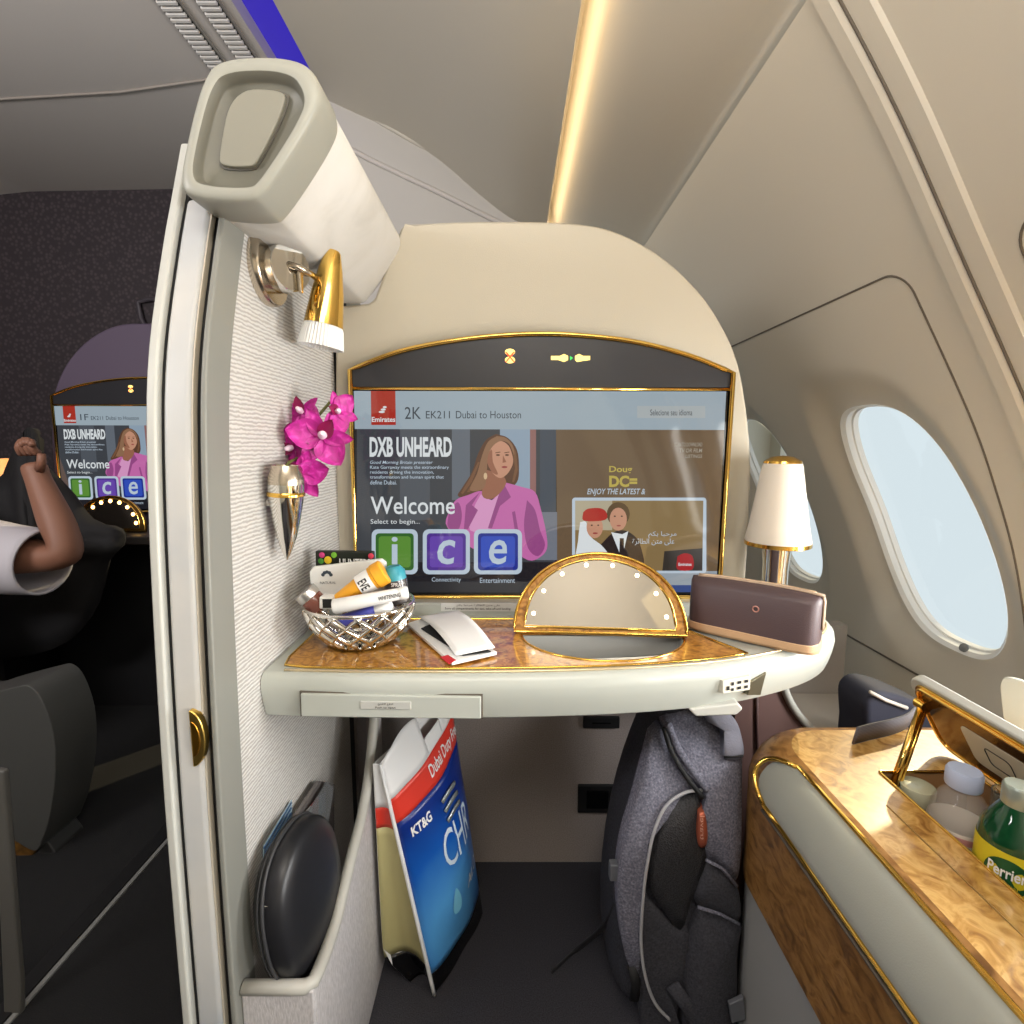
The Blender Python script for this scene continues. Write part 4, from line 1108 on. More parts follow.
for (a, b), (c, d) in (((264, 848), (291, 803)), ((265, 853), (291, 808)), ((266, 858), (291, 813))):
    tube('printed_line', [onX(a, b, XW+.0062), onX(c, d, XW+.0062)], .0014, mat('print_blue', (60, 96, 140), .5), c_, seg=5)
c_, cs = pcard('magazine', 'glossy magazine with a red and blue cover in the wall pocket', 'magazine', [(270, 850), (316, 781), (331, 784), (331, 850), (272, 920)], XW+.012, mat('mag_cover', (104, 98, 96), .25, coat=.6), .006)
for pxs, cc in ((((311, 806), (318, 797), (318, 815), (312, 820)), (190, 40, 44)), (((318, 797), (325, 792), (325, 812), (318, 815)), (50, 70, 130)), (((303, 815), (311, 806), (311, 822), (303, 828)), (226, 226, 226))):
    cc_ = [onX(a, b, XW+.019) for a, b in pxs]
    prism('cover_print', [(p.y, p.z) for p in cc_], 'x', XW+.018, XW+.0192, mat('mp%d' % cc[0], cc, .4), c_)
c_, cs = pcard('plastic_sleeve', 'clear plastic sleeve sticking out behind the headphone case', 'sleeve', [(284, 850), (326, 782), (333, 788), (327, 830), (290, 900)], XW+.026, mat('clear_sleeve', (210, 214, 216), .12, trans=.8), .001)

# shopping bag
N0 = Vector((-.140, .800, FZ+.006)); F0 = Vector((-.062, .96, FZ+.006)); N1 = Vector((-.222, .80, -.530)); F1 = Vector((-.122, .96, -.495))
gn = (F0-N0).cross(N1-N0).normalized()
if gn.x < 0: gn = -gn
def face(a, b, off=0):
    p = N0.lerp(F0, a).lerp(N1.lerp(F1, a), b)
    bul = .040*math.sin(PI*min(1, max(0, b*.9+.06)))*math.sin(PI*a)**.8 if 0 < a < 1 else 0
    wr = .0022*math.sin(9*a+7*b)*math.sin(13*b+3*a)*(1 if .02 < a < .98 else 0)
    return p+gn*(bul+wr+off)
def backf(a, b, off=0):
    th = .075*max(0, 1-b)**.6+.012
    p = N0.lerp(F0, a).lerp(N1.lerp(F1, a), b)
    q = p-Vector((th, -.02*(1-b), 0))
    if b < .12: q += Vector((.04*(1-b/.12), 0, 0))
    q.x = max(q.x, -.234)
    return q
sb = thing('shopping_bag', 'blue and white plastic duty free bag with a red band standing under the desk', 'bag', (-.12, .88, FZ))
L_BLK = lambda a: .085+.03*a
L_R0 = lambda a: .745+.085*a
L_R1 = lambda a: .845+.095*a
def band(name, lo, hi, m, fn=face, nu=16, nv=12, par=sb):
    return surf(name, lambda u, v: fn(u, lo(u)+(hi(u)-lo(u))*v), nu, nv, m, par, .0008)
BLUEP = bpy.data.materials.new('blue_print'); BLUEP.use_nodes = True
nt = BLUEP.node_tree; b = nt.nodes['Principled BSDF']
tc = nt.nodes.new('ShaderNodeTexCoord'); mp = nt.nodes.new('ShaderNodeMapping'); gr = nt.nodes.new('ShaderNodeTexGradient'); gr.gradient_type = 'SPHERICAL'
oc_ = face(.35, .22)-Vector((-.12, .88, FZ))
mp.inputs['Scale'].default_value = (5.5, 5.5, 4.2); mp.inputs['Location'].default_value = (-oc_.x*5.5, -oc_.y*5.5, -oc_.z*4.2)
ns = nt.nodes.new('ShaderNodeTexNoise'); ns.inputs['Scale'].default_value = 6; ns.inputs['Distortion'].default_value = 1
ad = nt.nodes.new('ShaderNodeMath'); ad.operation = 'MULTIPLY_ADD'; ad.inputs[1].default_value = .25; 
cr = nt.nodes.new('ShaderNodeValToRGB'); e = cr.color_ramp.elements
e[0].position = .12; e[0].color = (*rgb(14, 40, 120), 1); e[1].position = .85; e[1].color = (*rgb(84, 160, 224), 1); x = e.new(.45); x.color = (*rgb(20, 84, 172), 1)
nt.links.new(tc.outputs['Object'], mp.inputs['Vector']); nt.links.new(mp.outputs['Vector'], gr.inputs['Vector'])
nt.links.new(tc.outputs['Object'], ns.inputs['Vector']); nt.links.new(ns.outputs['Fac'], ad.inputs[0]); nt.links.new(gr.outputs['Fac'], ad.inputs[2])
nt.links.new(ad.outputs[0], cr.inputs['Fac']); nt.links.new(cr.outputs['Color'], b.inputs['Base Color']); b.inputs['Roughness'].default_value = .28
BW = mat('bag_white', (232, 232, 232), .35); BR = mat('bag_red', (214, 58, 44), .35); BK = mat('bag_khaki', (186, 178, 128), .45)
band('black_base', lambda a: 0, L_BLK, BLACK); band('blue_print', L_BLK, L_R0, BLUEP, nv=24); band('red_band', L_R0, L_R1, BR, nv=6)
# white top with a handle cut out
def topw(a0, a1, b0f, b1f, nm='white_top'):
    return surf(nm, lambda u, v: face(a0+(a1-a0)*u, b0f(a0+(a1-a0)*u)+(b1f(a0+(a1-a0)*u)-b0f(a0+(a1-a0)*u))*v), 10, 6, BW, sb, .0008)
TOPB = lambda a: 1.0+.10*math.sin(PI*min(1, a*1.3))*.5
topw(0, .50, L_R1, TOPB); topw(.74, 1, L_R1, TOPB); topw(.50, .74, L_R1, lambda a: L_R1(a)+.06, 'handle_bottom'); topw(.50, .74, lambda a: TOPB(a)-.02, TOPB, 'handle_top')
band('back_face', lambda a: 0, lambda a: .99, BW, backf)
def gus(u, v): return backf(0.0, v).lerp(face(0, v), u)+Vector((0, .012*math.sin(PI*u)*(1-v)*2.0, 0))
surf('side_gusset', lambda u, v: gus(u, .12+.60*v), 8, 16, BK, sb, .0008)
surf('gusset_red', lambda u, v: gus(u, .72+.09*v), 8, 4, BR, sb, .0008)
surf('gusset_white', lambda u, v: gus(u, .81+.19*v), 8, 6, BW, sb, .0008)
surf('gusset_black', lambda u, v: gus(u, .0+.12*v), 8, 6, BLACK, sb, .0008)
tube('white_seam', [face(0, k/20)+Vector((.001, -.002, 0)) for k in range(21)], .0035, BW, sb, seg=6)
def ft(name, s, a0, a1, b0, b1, slope, m, bold=.01, shear=0):
    return text(name, s, lambda u, v: face(a0+(a1-a0)*u, b0+(b1-b0)*v+slope*u, .0016), m, sb, bold, shear)
ft('band_text', 'Dubai Duty Free', .42, 1.35 if False else .99, .80, .865, .045, BW, .015)
ft('bag_text', 'KT&G', .10, .30, .665, .705, .015, BW, .03)
ft('bag_text', 'CHR', .32, .80, .45, .60, .03, mat('bag_silver', (206, 222, 236), .3), 0)
ft('bag_text', 'ALO', .60, .86, .27, .325, .03, BW, .01)
for k in range(3):
    tube('bag_emblem', [face(.44+.22*t/6, .62+.040*k+.008+.10*.19*t/6+.006*math.sin(PI*t/6), .003) for t in range(7)], .006, mat('emblem_silver', (176, 186, 190), .25, .7), sb, seg=6, flat=((0, 0, 1), 1, .4))
dp = [face(.38+.085*math.sin(t)*(1-.55*math.cos(t))*.7, .30-.055*math.cos(t)*-1, .0025) for t in [2*PI*k/24 for k in range(24)]]
mk('water_drop', dp, [tuple(range(24))], mat('drop_blue', (130, 206, 240), .2), sb)

# backpack
DEN = ramp_mat('heather_fabric', ('noise', 300, 3, 0), [(.3, (80, 80, 94)), (.55, (112, 112, 126)), (.75, (142, 142, 156))], .85, bump=.35)
DEN2 = ramp_mat('dark_heather', ('noise', 300, 3, 0), [(.3, (40, 40, 46)), (.7, (66, 66, 74))], .85, bump=.35)
MESHF = ramp_mat('black_mesh', ('voronoi', 420), [(.2, (14, 14, 16)), (.6, (50, 50, 54))], .6, bump=.5)
bpk = thing('backpack', 'grey heather fabric backpack standing under the right end of the desk', 'backpack', (.26, .86, FZ))
loft('main_body', [(.270, .87, FZ+.002, .080, .09), (.270, .87, FZ+.02, .092, .11), (.270, .87, -.88, .098, .122), (.274, .87, -.75, .094, .125), (.284, .875, -.64, .082, .120), (.296, .88, -.56, .070, .110), (.306, .885, -.50, .060, .095), (.314, .885, -.460, .048, .07), (.316, .885, -.445, .028, .04)], DEN2, bpk, e=3.2, seg=56, sub=1)
# heather outer shell (front compartment) on the right side of the visible face
def bq(px, py, Y): return onY(px, py, Y)
def patch(name, outline, Y, m, th=.01, par=bpk, bevel=.004, yv=None):
    cs = [bq(a, b, Y if yv is None else yv[i]) for i, (a, b) in enumerate(outline)]
    n = len(cs); bk_ = [c+Vector((0, th, 0)) for c in cs]
    return mk(name, cs+bk_, [tuple(range(n)), tuple(range(n, 2*n))[::-1]]+[(i, (i+1) % n, n+(i+1) % n, n+i) for i in range(n)], m, par, bevel=bevel, bseg=3)
def sp2(pts, n=4): return [(p.x, p.y) for p in spline(pts+[pts[0]], n)][:-1]
def yfun(px, py):   # surface depth of the bag front: leans back towards its top
    z = (onY(px, py, .745)).z
    t = max(0, min(1, (z+.66)/.22)); return .738+.075*t*t
def hull(name, pts, m, bulge=.012, dY=0, n=12, par=bpk, nr=5):
    """closed soft pad that follows the front of the bag"""
    o2 = sp2(pts, 4); k = len(o2); cx = sum(p[0] for p in o2)/k; cy = sum(p[1] for p in o2)/k
    vs, fs = [], []
    for r in range(nr+1):
        f = 1-r/nr
        if r == nr: f = .02
        for a, b in o2:
            px, py = cx+(a-cx)*f, cy+(b-cy)*f
            v = onY(px, py, yfun(px, py)+dY-bulge*(1-f**2.5)); vs.append(v)
    for r in range(nr):
        for i in range(k): fs.append((r*k+i, r*k+(i+1) % k, (r+1)*k+(i+1) % k, (r+1)*k+i))
    fs.append(tuple(range(nr*k, nr*k+k)))
    o_b = len(vs)
    for a, b in o2: vs.append(onY(a, b, yfun(a, b)+dY)+Vector((0, .03, 0)))
    for i in range(k): fs.append((i, (i+1) % k, o_b+(i+1) % k, o_b+i))
    return mk(name, vs, fs, m, par, smooth=True)
hull('upper_panel', [(664, 726), (690, 716), (722, 716), (741, 735), (742, 770), (741, 850), (736, 880), (722, 868), (706, 858), (700, 820), (702, 796), (690, 780), (672, 760)], DEN, .018)
hull('side_panel', [(652, 738), (664, 730), (676, 762), (694, 786), (672, 796), (655, 820), (645, 860), (640, 900), (636, 940), (640, 980), (625, 955), (618, 900), (622, 850), (636, 800)], DEN, .008)
hull('mesh_pocket', [(700, 794), (680, 798), (664, 816), (654, 850), (650, 885), (660, 905), (680, 930), (690, 905), (700, 880), (706, 858), (702, 830)], MESHF, .010, -.004)
hull('lower_panel', [(640, 900), (652, 905), (672, 925), (690, 935), (682, 990), (676, 1040), (700, 1090), (655, 1090), (640, 1000)], DEN2, .004)
hull('front_pocket', [(700, 905), (739, 922), (737, 960), (733, 1090), (690, 1090), (682, 1000), (688, 940)], DEN2, .022)
hull('front_flap', [(706, 862), (722, 868), (737, 884), (738, 922), (702, 908), (694, 892)], DEN2, .016, -.002)
tube('flap_edge', [bq(a, b, yfun(a, b)-.016) for a, b in ((706, 860), (722, 868), (737, 886))], .0028, DEN, bpk, seg=6)
tube('pocket_edge', [bq(a, b, yfun(a, b)-.018) for a, b in ((698, 907), (720, 914), (739, 924))], .0026, DEN, bpk, seg=6)
pip = spline([(702, 790), (684, 793), (666, 806), (654, 832), (647, 866), (643, 900), (641, 940), (645, 975), (655, 1003), (670, 1020)], 5)
tube('piping', [bq(p.x, p.y, yfun(p.x, p.y)-.012) for p in pip], .0026, mat('piping_grey', (170, 170, 174), .6), bpk, seg=8)
zl = spline([(664, 728), (672, 752), (686, 776), (703, 798)], 5)
tube('zip', [bq(p.x, p.y, yfun(p.x, p.y)-.016) for p in zl], .0042, BLACKM, bpk, seg=8)
zl2 = spline([(668, 724), (678, 748), (694, 772), (708, 790)], 5)
tube('zip_flap', [bq(p.x, p.y, yfun(p.x, p.y)-.017) for p in zl2], .006, DEN, bpk, seg=8)
hull('top_handle', [(706, 714), (722, 711), (734, 718), (741, 734), (743, 757), (724, 758), (724, 738), (718, 724), (708, 722)], mat('handle_grey', (122, 122, 134), .8, bump=('n', 300, .4)), .012, -.020)
tube('handle_seam', [bq(a, b, yfun(a, b)-.022) for a, b in ((724, 757), (743, 756))], .0022, BLACKM, bpk, seg=6)
lg = hull('logo_tag', [(699, 812), (706, 812), (708, 830), (706, 846), (699, 846), (697, 830)], mat('copper_tag', (178, 96, 72), .35, .5), .004, -.012)
text('tag_text', 'travel', lambda u, v: bq(700.4+4.2*v, 840-24*u, yfun(702, 830)-.0175), mat('tag_light', (226, 170, 150), .4), bpk)
st = spline([(664, 728), (650, 748), (638, 790), (628, 840), (618, 880), (620, 905)], 5)
tube('shoulder_strap', [bq(p.x, p.y, yfun(p.x, p.y)+.035) for p in st], .018, DEN2, bpk, seg=8, flat=((0, 1, 0), .8, .5))
ws = [onY(622, 895, .80), onY(612, 915, .83), onY(598, 932, .855), onZ(576, 950, FZ+.006), onZ(552, 972, FZ+.004)]
tube('webbing_strap', spline(ws, 5), .011, mat('webbing', (50, 50, 54), .7), bpk, seg=8, flat=((0, 0, 1), .18, 1))
box('buckle', (.158, .178), (.745, .76), (-.70, -.67), mat('buckle_grey', (96, 98, 104), .4), bpk, .003)
st = [(672, 985), (690, 1010), (706, 1050)]
tube('lower_strap', [bq(a, b, yfun(a, b)-.012) for a, b in st], .012, DEN2, bpk, seg=8, flat=((0, 1, 0), .25, 1))
tube('strap_end', [bq(632, 965, .74), bq(636, 985, .735), bq(634, 1000, .735)], .008, BLACKM, bpk, seg=8, flat=((0, 1, 0), .4, 1))
patch('strap_buckle', [(729, 1005), (744, 998), (746, 1020), (732, 1024)], .712, mat('buckle_grey', (96, 98, 104), .4), .008, bevel=.002)

# =================================================================== WINDOW CONSOLE
ZC = -.455
XC = .373
con = thing('window_console', 'long burl wood side console with a padded armrest beside the window', 'console', (.65, .2, FZ))
def con_path(ins, end=.825):
    """plan outline of the aisle face and rounded far end, offset inward"""
    r = .10-ins*.6
    pts = [(XC+ins, -.6), (XC+ins, end-.10-.02)]
    cx, cy = XC+ins+r, end-ins-r
    for k in range(13):
        a = PI-PI/2*k/12; pts.append((cx+r*math.cos(a), cy+r*math.sin(a)))
    pts.append((.945, end-ins))
    return pts
levels = [(0, -.692), (0, -.56), (0, -.52), (.003, -.505), (.010, -.487), (.020, -.472), (.034, -.460), (.05, ZC), ]
VS, FS = [], []
for ins, z in levels: VS += [Vector((x, y, z)) for x, y in con_path(ins)]
nn = len(con_path(0))
for i in range(len(levels)-1):
    for k in range(nn-1): FS.append((i*nn+k, i*nn+k+1, (i+1)*nn+k+1, (i+1)*nn+k))
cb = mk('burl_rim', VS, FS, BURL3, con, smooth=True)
# flat top with the stowage opening
OX0, OX1, OY1, OY0 = .516, .645, .668, .14
def topq(x0, x1, y0, y1): return [Vector((x, y, ZC)) for x, y in ((x0, y0), (x1, y0), (x1, y1), (x0, y1))]
VS, FS = [], []
cp = con_path(.05)
o = 0
VS = [Vector((x, y, ZC)) for x, y in cp]          # left rim and far end
L1 = len(VS)
extra = [(OX0, OY1), (OX0, -.6), (.945, OY1), (OX1, OY1), (OX1, OY0), (.945, OY0), (OX0, OY0), (.945, -.6)]
VS += [Vector((x, y, ZC)) for x, y in extra]
E = lambda i: L1+i
far = list(range(1, L1))
FS.append((0, 1, E(0), E(6), E(1)))
FS.append(tuple(far)+(E(2), E(3), E(0)))
FS.append((E(3), E(2), E(5), E(4)))
FS.append((E(6), E(4), E(5), E(7), E(1)))
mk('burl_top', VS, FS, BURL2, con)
WD = mat('bin_brown', (150, 112, 74), .45)
bz = -.60
box('bin_floor', (OX0, OX1), (OY0, OY1), (bz-.006, bz), WD, con)
for nm, x, y in (('bin_side', (OX0-.004, OX0), (OY0, OY1)), ('bin_side', (OX1, OX1+.004), (OY0, OY1)), ('bin_side', (OX0, OX1), (OY0-.004, OY0)), ('bin_side', (OX0, OX1), (OY1, OY1+.004))):
    box(nm, x, y, (bz, ZC-.0005), WD if nm else WD, con)
tube('bin_trim', [Vector((x, y, ZC+.0005)) for x, y in rrect(OX0, OX1, OY0, OY1, .004)], .0022, GOLD, con, closed=True, seg=6)
tube('top_inlay_line', [Vector((.478, -.6, ZC+.0002)), Vector((.478, .60, ZC+.0002))], .001, mat('inlay_gold', (214, 176, 110), .3, .6), con, seg=5)
# lower grey panel
prism('lower_panel', [(x+.004, y-.002) for x, y in con_path(0)]+[(.945, -.6)], 'z', FZ+.002, -.69, mat('console_grey', (172, 172, 170), .55, bump=('n', 300, .1)), con)
# armrest pad on the shoulder, with gold trims
def shoulder(t, y):   # t 0 lower .. 1 upper, proud of the rim
    return Vector((XC-.006+.044*t, y, -.518+.060*t))
def padp(u, v):
    y = -.6+(1.315-.012*(0))*v
    bul = math.sin(PI*min(1, max(0, u)))**.6*.011
    n_ = Vector((-.81, 0, .59))
    # rounded far end
    yend = .715-.035*(abs(2*u-1)**3)
    y = -.6+(yend+.6)*v
    return shoulder(u, y)+n_*(bul*(1-.3*max(0, (v-.985)/.015)**2)+(.003 if v > .99 else 0))
pad = surf('armrest_pad', padp, 14, 60, mat('pad_grey', (160, 162, 154), .5, bump=('n', 600, .1)), con)
te = [padp(0, v/30)+Vector((-.001, 0, 0)) for v in range(31)]+[padp(u/14, 1)+Vector((-.81, .1, .59))*(.010*math.sin(PI*u/14)+.001) for u in range(15)]+[padp(1, 1-v/30)+Vector((.001, 0, .001)) for v in range(31)]
tube('gold_trim', te, .0036, GOLD, con, seg=8)
tube('dark_bead', [p+Vector((-.002, 0, -.006)) for p in te[:31]], .0022, GROOVE, con, seg=6)
# lid with gold-framed underside, strut
HX, HZ = OX1+.006, ZC+.004
LV = Vector((-.066, 0, .116)); LVn = LV.normalized(); LNn = Vector((LVn.z, 0, -LVn.x))   # away from the opening
if LNn.x < 0: LNn = -LNn
def lidp(y, t, off): return Vector((HX, y, HZ))+LVn*(t*.134)+LNn*off
def lid_slab(name, y0, y1, t0, t1, o0, o1, m, par, r=.02, bev=.002):
    o2 = rrect(y0, y1, t0*.134, t1*.134, r)
    vs = [Vector((HX, a, HZ))+LVn*b+LNn*o0 for a, b in o2]+[Vector((HX, a, HZ))+LVn*b+LNn*o1 for a, b in o2]; n = len(o2)
    return mk(name, vs, [tuple(range(n))[::-1], tuple(range(n, 2*n))]+[(i, (i+1) % n, n+(i+1) % n, n+i) for i in range(n)], m, par, bevel=bev)
lid = lid_slab('lid', OY0, .728, 0, 1, 0, .014, PLAST2, con, .03, .003)
lid_slab('lid_gold_panel', OY0+.01, .716, .06, .95, -.003, .001, GOLD, lid, .024, .001)
lid_slab('lid_inner', OY0+.02, .704, .14, .87, -.0042, -.001, mat('dark_mirror', (120, 92, 60), .12, .8), lid, .018, .0008)
tube('lid_rim', [Vector((HX, a, HZ))+LVn*b-LNn*.004 for a, b in rrect(OY0+.014, .712, .013, .122, .022)], .0026, GOLD2, lid, closed=True, seg=8)
lid_slab('warning_label', .548, .645, .26, .72, -.0052, -.004, mat('label_cream', (214, 204, 180), .45), lid, .01, .0003)
tube('label_mark', [Vector((HX, a, HZ))+LVn*b-LNn*.0056 for a, b in rrect(.58, .615, .052, .08, .006)], .0007, INK, lid, closed=True, seg=5)
s0 = Vector((OX0+.012, .655, ZC-.012)); s1 = lidp(.700, .72, -.010)
tube('strut', [s0, s1], .0052, GOLD2, con, seg=10); tube('strut_rod', [s0+Vector((.008, .0, 0)), s1+Vector((.008, 0, .006))], .003, GOLD, con, seg=8)
lathe('strut_pivot', [(.0, -.008), (.008, -.008), (.008, .008), (.0, .008)], s1, GOLD, con, d=(0, 1, 0), seg=16)
# second lid seen past the edge of frame
tray = thing('console_flap', 'pale rounded flap standing by the window wall at the right edge', 'flap', (.79, .56, ZC))
fl = spline([(1046, 745), (1012, 738), (1002, 720), (999, 700), (998, 684), (1004, 677), (1024, 682), (1060, 692)], 4)
fp_ = [onX(p.x, p.y, .72) for p in fl]
prism('flap', [(p.y, p.z) for p in fp_]+[(.56, ZC+.001), (.60, ZC+.001)], 'x', .722, .732, mat('flap_pale', (216, 214, 200), .4), tray, .003)
# bottles and jars
WB = onZ(965, 770, -.392); WB.z = bz+.001
wb = thing('water_bottle', 'clear plastic water bottle with a pale blue cap in the console bin', 'bottle', WB)
GLS = mat('clear_plastic', (246, 246, 246), .03, trans=1, ior=1.3)
hB = -.392-bz
lathe('bottle', [(.026, 0), (.030, .004), (.031, .03), (.0305, .09), (.030, hB-.06), (.029, hB-.050), (.022, hB-.034), (.0145, hB-.024), (.0135, hB-.018), (.0, hB-.018)], WB, mat('clear_bottle', (236, 232, 224), .05, alpha=.2, coat=1), wb, seg=40)
lathe('cap', [(.0178, hB-.022), (.0185, hB-.020), (.0185, hB-.004), (.0165, hB), (.0, hB)], WB, mat('pale_blue_cap', (176, 188, 216), .35), wb, seg=48)
lathe('label_sleeve', [(.0316, .03), (.0318, .034), (.0316, hB-.070), (.0312, hB-.068)], WB, mat('label_white', (240, 228, 214), .5), wb, seg=40, cap=False)
lathe('pink_band', [(.0320, hB-.080), (.0320, hB-.072)], WB, mat('label_pink', (226, 160, 160), .5), wb, seg=40, cap=False)
def cyl_text(s, c, r, a0, a1, z0, z1, m, par, bold=0, nm='label_text'):
    return text(nm, s, lambda u, v: Vector((c.x+r*math.cos(a0+(a1-a0)*u), c.y+r*math.sin(a0+(a1-a0)*u), c.z+z0+(z1-z0)*v)), m, par, bold)
cyl_text('aqua', WB, .0325, -2.75, -2.0, hB-.098, hB-.084, INK, wb, .02)
PBt = onZ(1019, 801, -.38); PBt.z = bz+.001; hP = -.362-bz
pb = thing('mineral_water_bottle', 'green glass mineral water bottle with a green and yellow label in the console bin', 'bottle', PBt)
GRN = mat('green_glass', (16, 66, 38), .06, coat=.5)
lathe('bottle', [(.024, 0), (.029, .004), (.0305, .03), (.0305, .172), (.028, .188), (.020, .204), (.0145, .215), (.0125, hP-.014), (.0, hP-.013)], PBt, GRN, pb, seg=40)
lathe('cap', [(.014, hP-.024), (.0148, hP-.022), (.0148, hP-.003), (.013, hP), (.0, hP)], PBt, mat('cap_silver_green', (170, 180, 170), .3, .6), pb, seg=40)
lathe('neck_foil', [(.0148, hP-.030), (.0152, hP-.029), (.0152, hP-.026), (.0148, hP-.025)], PBt, mat('foil_gold', (216, 186, 96), .3, .7), pb, seg=40, cap=False)
lathe('label', [(.0309, .122), (.0312, .124), (.0312, .170), (.0309, .172)], PBt, mat('label_yellow', (206, 190, 40), .45), pb, seg=48, cap=False)
aa = [(-2.45+.62*math.cos(t), .146+.020*math.sin(t)) for t in [2*PI*k/32 for k in range(32)]]
mk('label_oval', [Vector((PBt.x+.0318*math.cos(a), PBt.y+.0318*math.sin(a), PBt.z+z)) for a, z in aa]+[Vector((PBt.x+.0322*math.cos(-2.45), PBt.y+.0322*math.sin(-2.45), PBt.z+.146))], [(k, (k+1) % 32, 32) for k in range(32)], mat('label_green', (24, 80, 44), .4), pb)
cyl_text('Perrier', PBt, .0328, -2.93, -1.97, .145, .158, WHITE, pb, .02); cyl_text('Natural', PBt, .0328, -2.75, -2.15, .134, .141, mat('label_yellow', (206, 190, 40), .45), pb, .01)
JB = onZ(921, 770, -.475); 
JB = Vector((.556, .648, bz+.001)); hJ = -.462-bz
jb = thing('glass_jar', 'squat glass jar with gold label in the far corner of the console bin', 'jar', JB)
lathe('jar_body', [(.018, 0), (.0215, .004), (.0215, hJ-.03), (.019, hJ-.024)], JB, mat('jar_amber', (206, 170, 70), .15, coat=.6), jb, seg=36)
lathe('lid', [(.0205, hJ-.025), (.021, hJ-.022), (.021, hJ-.006), (.0205, hJ), (.018, hJ+.001), (.0, hJ-.002)], JB, mat('jar_pale', (196, 196, 168), .2, coat=.6), jb, seg=36)
gb = Vector((.622, .585, bz+.001)); 
g_ = thing('drinking_glass', 'clear empty tumbler behind the water bottle in the console bin', 'glass', gb)
lathe('glass', [(.016, 0), (.019, .004), (.0205, .17), (.0190, .17), (.017, .008), (.0, .006)], gb, mat('tumbler_glass', (225, 230, 226), .05, trans=.9, ior=1.3), g_, seg=36)
sp_ = thing('blue_sachet', 'crumpled blue plastic sachet beside the tumbler in the console bin', 'sachet', Vector((.62, .52, bz+.001)))
surf('sachet', lambda u, v: Vector((.606+.024*u+.004*math.sin(7*v), .50+.05*u+.006*math.sin(5*v+2*u), bz+.002+.19*v)), 8, 12, mat('sachet_blue', (84, 92, 150), .25, coat=.4), sp_, .004)
text('label_text', 'Evian', lambda u, v: Vector((.603+.012*u, .497+.03*u, bz+.15+.012*v)), WHITE, sp_)
# strap / headphone band lying on the console top
sp = spline([(.590, .790), (.560, .765), (.545, .730), (.560, .700), (.590, .690), (.62, .70)], 6)
sp = spline([onZ(853, 737, ZC+.013).xy, onZ(868, 733, ZC+.013).xy, onZ(890, 728, ZC+.013).xy, onZ(905, 722, ZC+.013).xy, onZ(914, 712, ZC+.013).xy], 6)
bd = thing('grey_strap', 'curved grey woven strap standing on the console behind the open lid', 'strap', (.6, .78, ZC+.001))
n = len(sp); vs = []
for p in sp: vs += [Vector((p.x, p.y, ZC+.0015)), Vector((p.x+.004, p.y-.002, ZC+.030))]
mk('band', vs, [(2*i, 2*i+2, 2*i+3, 2*i+1) for i in range(n-1)], ramp_mat('strap_weave', ('wave', 120, 1, 1), [(.3, (76, 74, 80)), (.7, (104, 102, 108))], .7), bd, smooth=True, solid=.003)

# =================================================================== SUITE ACROSS THE AISLE
OF = (-1.395, .955, .045)
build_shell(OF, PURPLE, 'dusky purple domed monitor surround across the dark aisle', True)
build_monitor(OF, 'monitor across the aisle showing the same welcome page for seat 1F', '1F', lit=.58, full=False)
# its desk with vanity mirror
fd = thing('dark_desk', 'dark desk under the monitor across the aisle with a lit vanity mirror', 'desk', (-1.35, 1.8, -.33))
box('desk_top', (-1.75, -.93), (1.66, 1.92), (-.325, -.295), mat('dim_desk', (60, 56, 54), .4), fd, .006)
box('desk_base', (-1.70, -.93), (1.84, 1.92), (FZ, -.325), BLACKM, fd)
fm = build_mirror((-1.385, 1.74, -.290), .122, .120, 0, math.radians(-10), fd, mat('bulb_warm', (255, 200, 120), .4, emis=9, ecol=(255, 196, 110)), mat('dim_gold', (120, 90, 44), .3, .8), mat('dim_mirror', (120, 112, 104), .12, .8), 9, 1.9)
fm['label'] = 'lit half-round mirror ringed by warm bulbs'
# near seat shell / armrest block with burl
fs_ = thing('seat_console', 'rounded grey armrest console of the seat across the aisle', 'console', (-1.1, 1.2, FZ))
o2 = spline([(0, 790), (0, 690), (8, 680), (60, 665), (74, 664), (85, 676), (95, 705), (97, 740), (92, 780), (84, 805), (76, 815), (50, 800), (22, 786)], 4)
pp_ = [onY(p.x, p.y, 1.22) for p in o2]
prism('armrest', [(p.x, p.z) for p in pp_]+[(pp_[0].x-.25, pp_[0].z), (pp_[0].x-.25, pp_[0].z+.2)], 'y', 1.10, 1.22, DGREY, fs_, .015, 3)
o2 = [(8, 782), (30, 786), (50, 798), (74, 816), (60, 835), (15, 860), (-60, 870), (-60, 775)]
prism('burl_panel', [(onY(a, b, 1.21).x, onY(a, b, 1.21).z) for a, b in o2], 'y', 1.12, 1.21, BURLD, fs_, .005)
o2 = [(15, 860), (60, 833), (76, 815), (84, 826), (84, 880), (84, 905), (22, 965), (-60, 1010), (-60, 862)]
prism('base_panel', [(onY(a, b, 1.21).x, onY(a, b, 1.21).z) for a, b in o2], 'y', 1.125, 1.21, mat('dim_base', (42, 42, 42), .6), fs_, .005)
pt_ = thing('suite_post', 'slim grey door post at the far left by the aisle', 'post', (-.875, .77, FZ))
pp_ = [onY(a, b, .77) for a, b in ((-8, 770), (3, 772), (20, 985), (20, 1060), (4, 1060), (2, 985))]
prism('post', [(p.x, p.z) for p in pp_], 'y', .77, .782, mat('dim_post', (84, 82, 78), .5), pt_, .004)
tk = thing('floor_track', 'thin pale metal door track on the aisle carpet', 'track', (-.86, 1.4, FZ))
box('track', (-.866, -.857), (.7, 2.4), (FZ, FZ+.004), mat('track_metal', (128, 128, 126), .5), tk)
box('track_bed', (-.90, -.868), (.7, 2.4), (FZ, FZ+.006), BLACKM, tk)
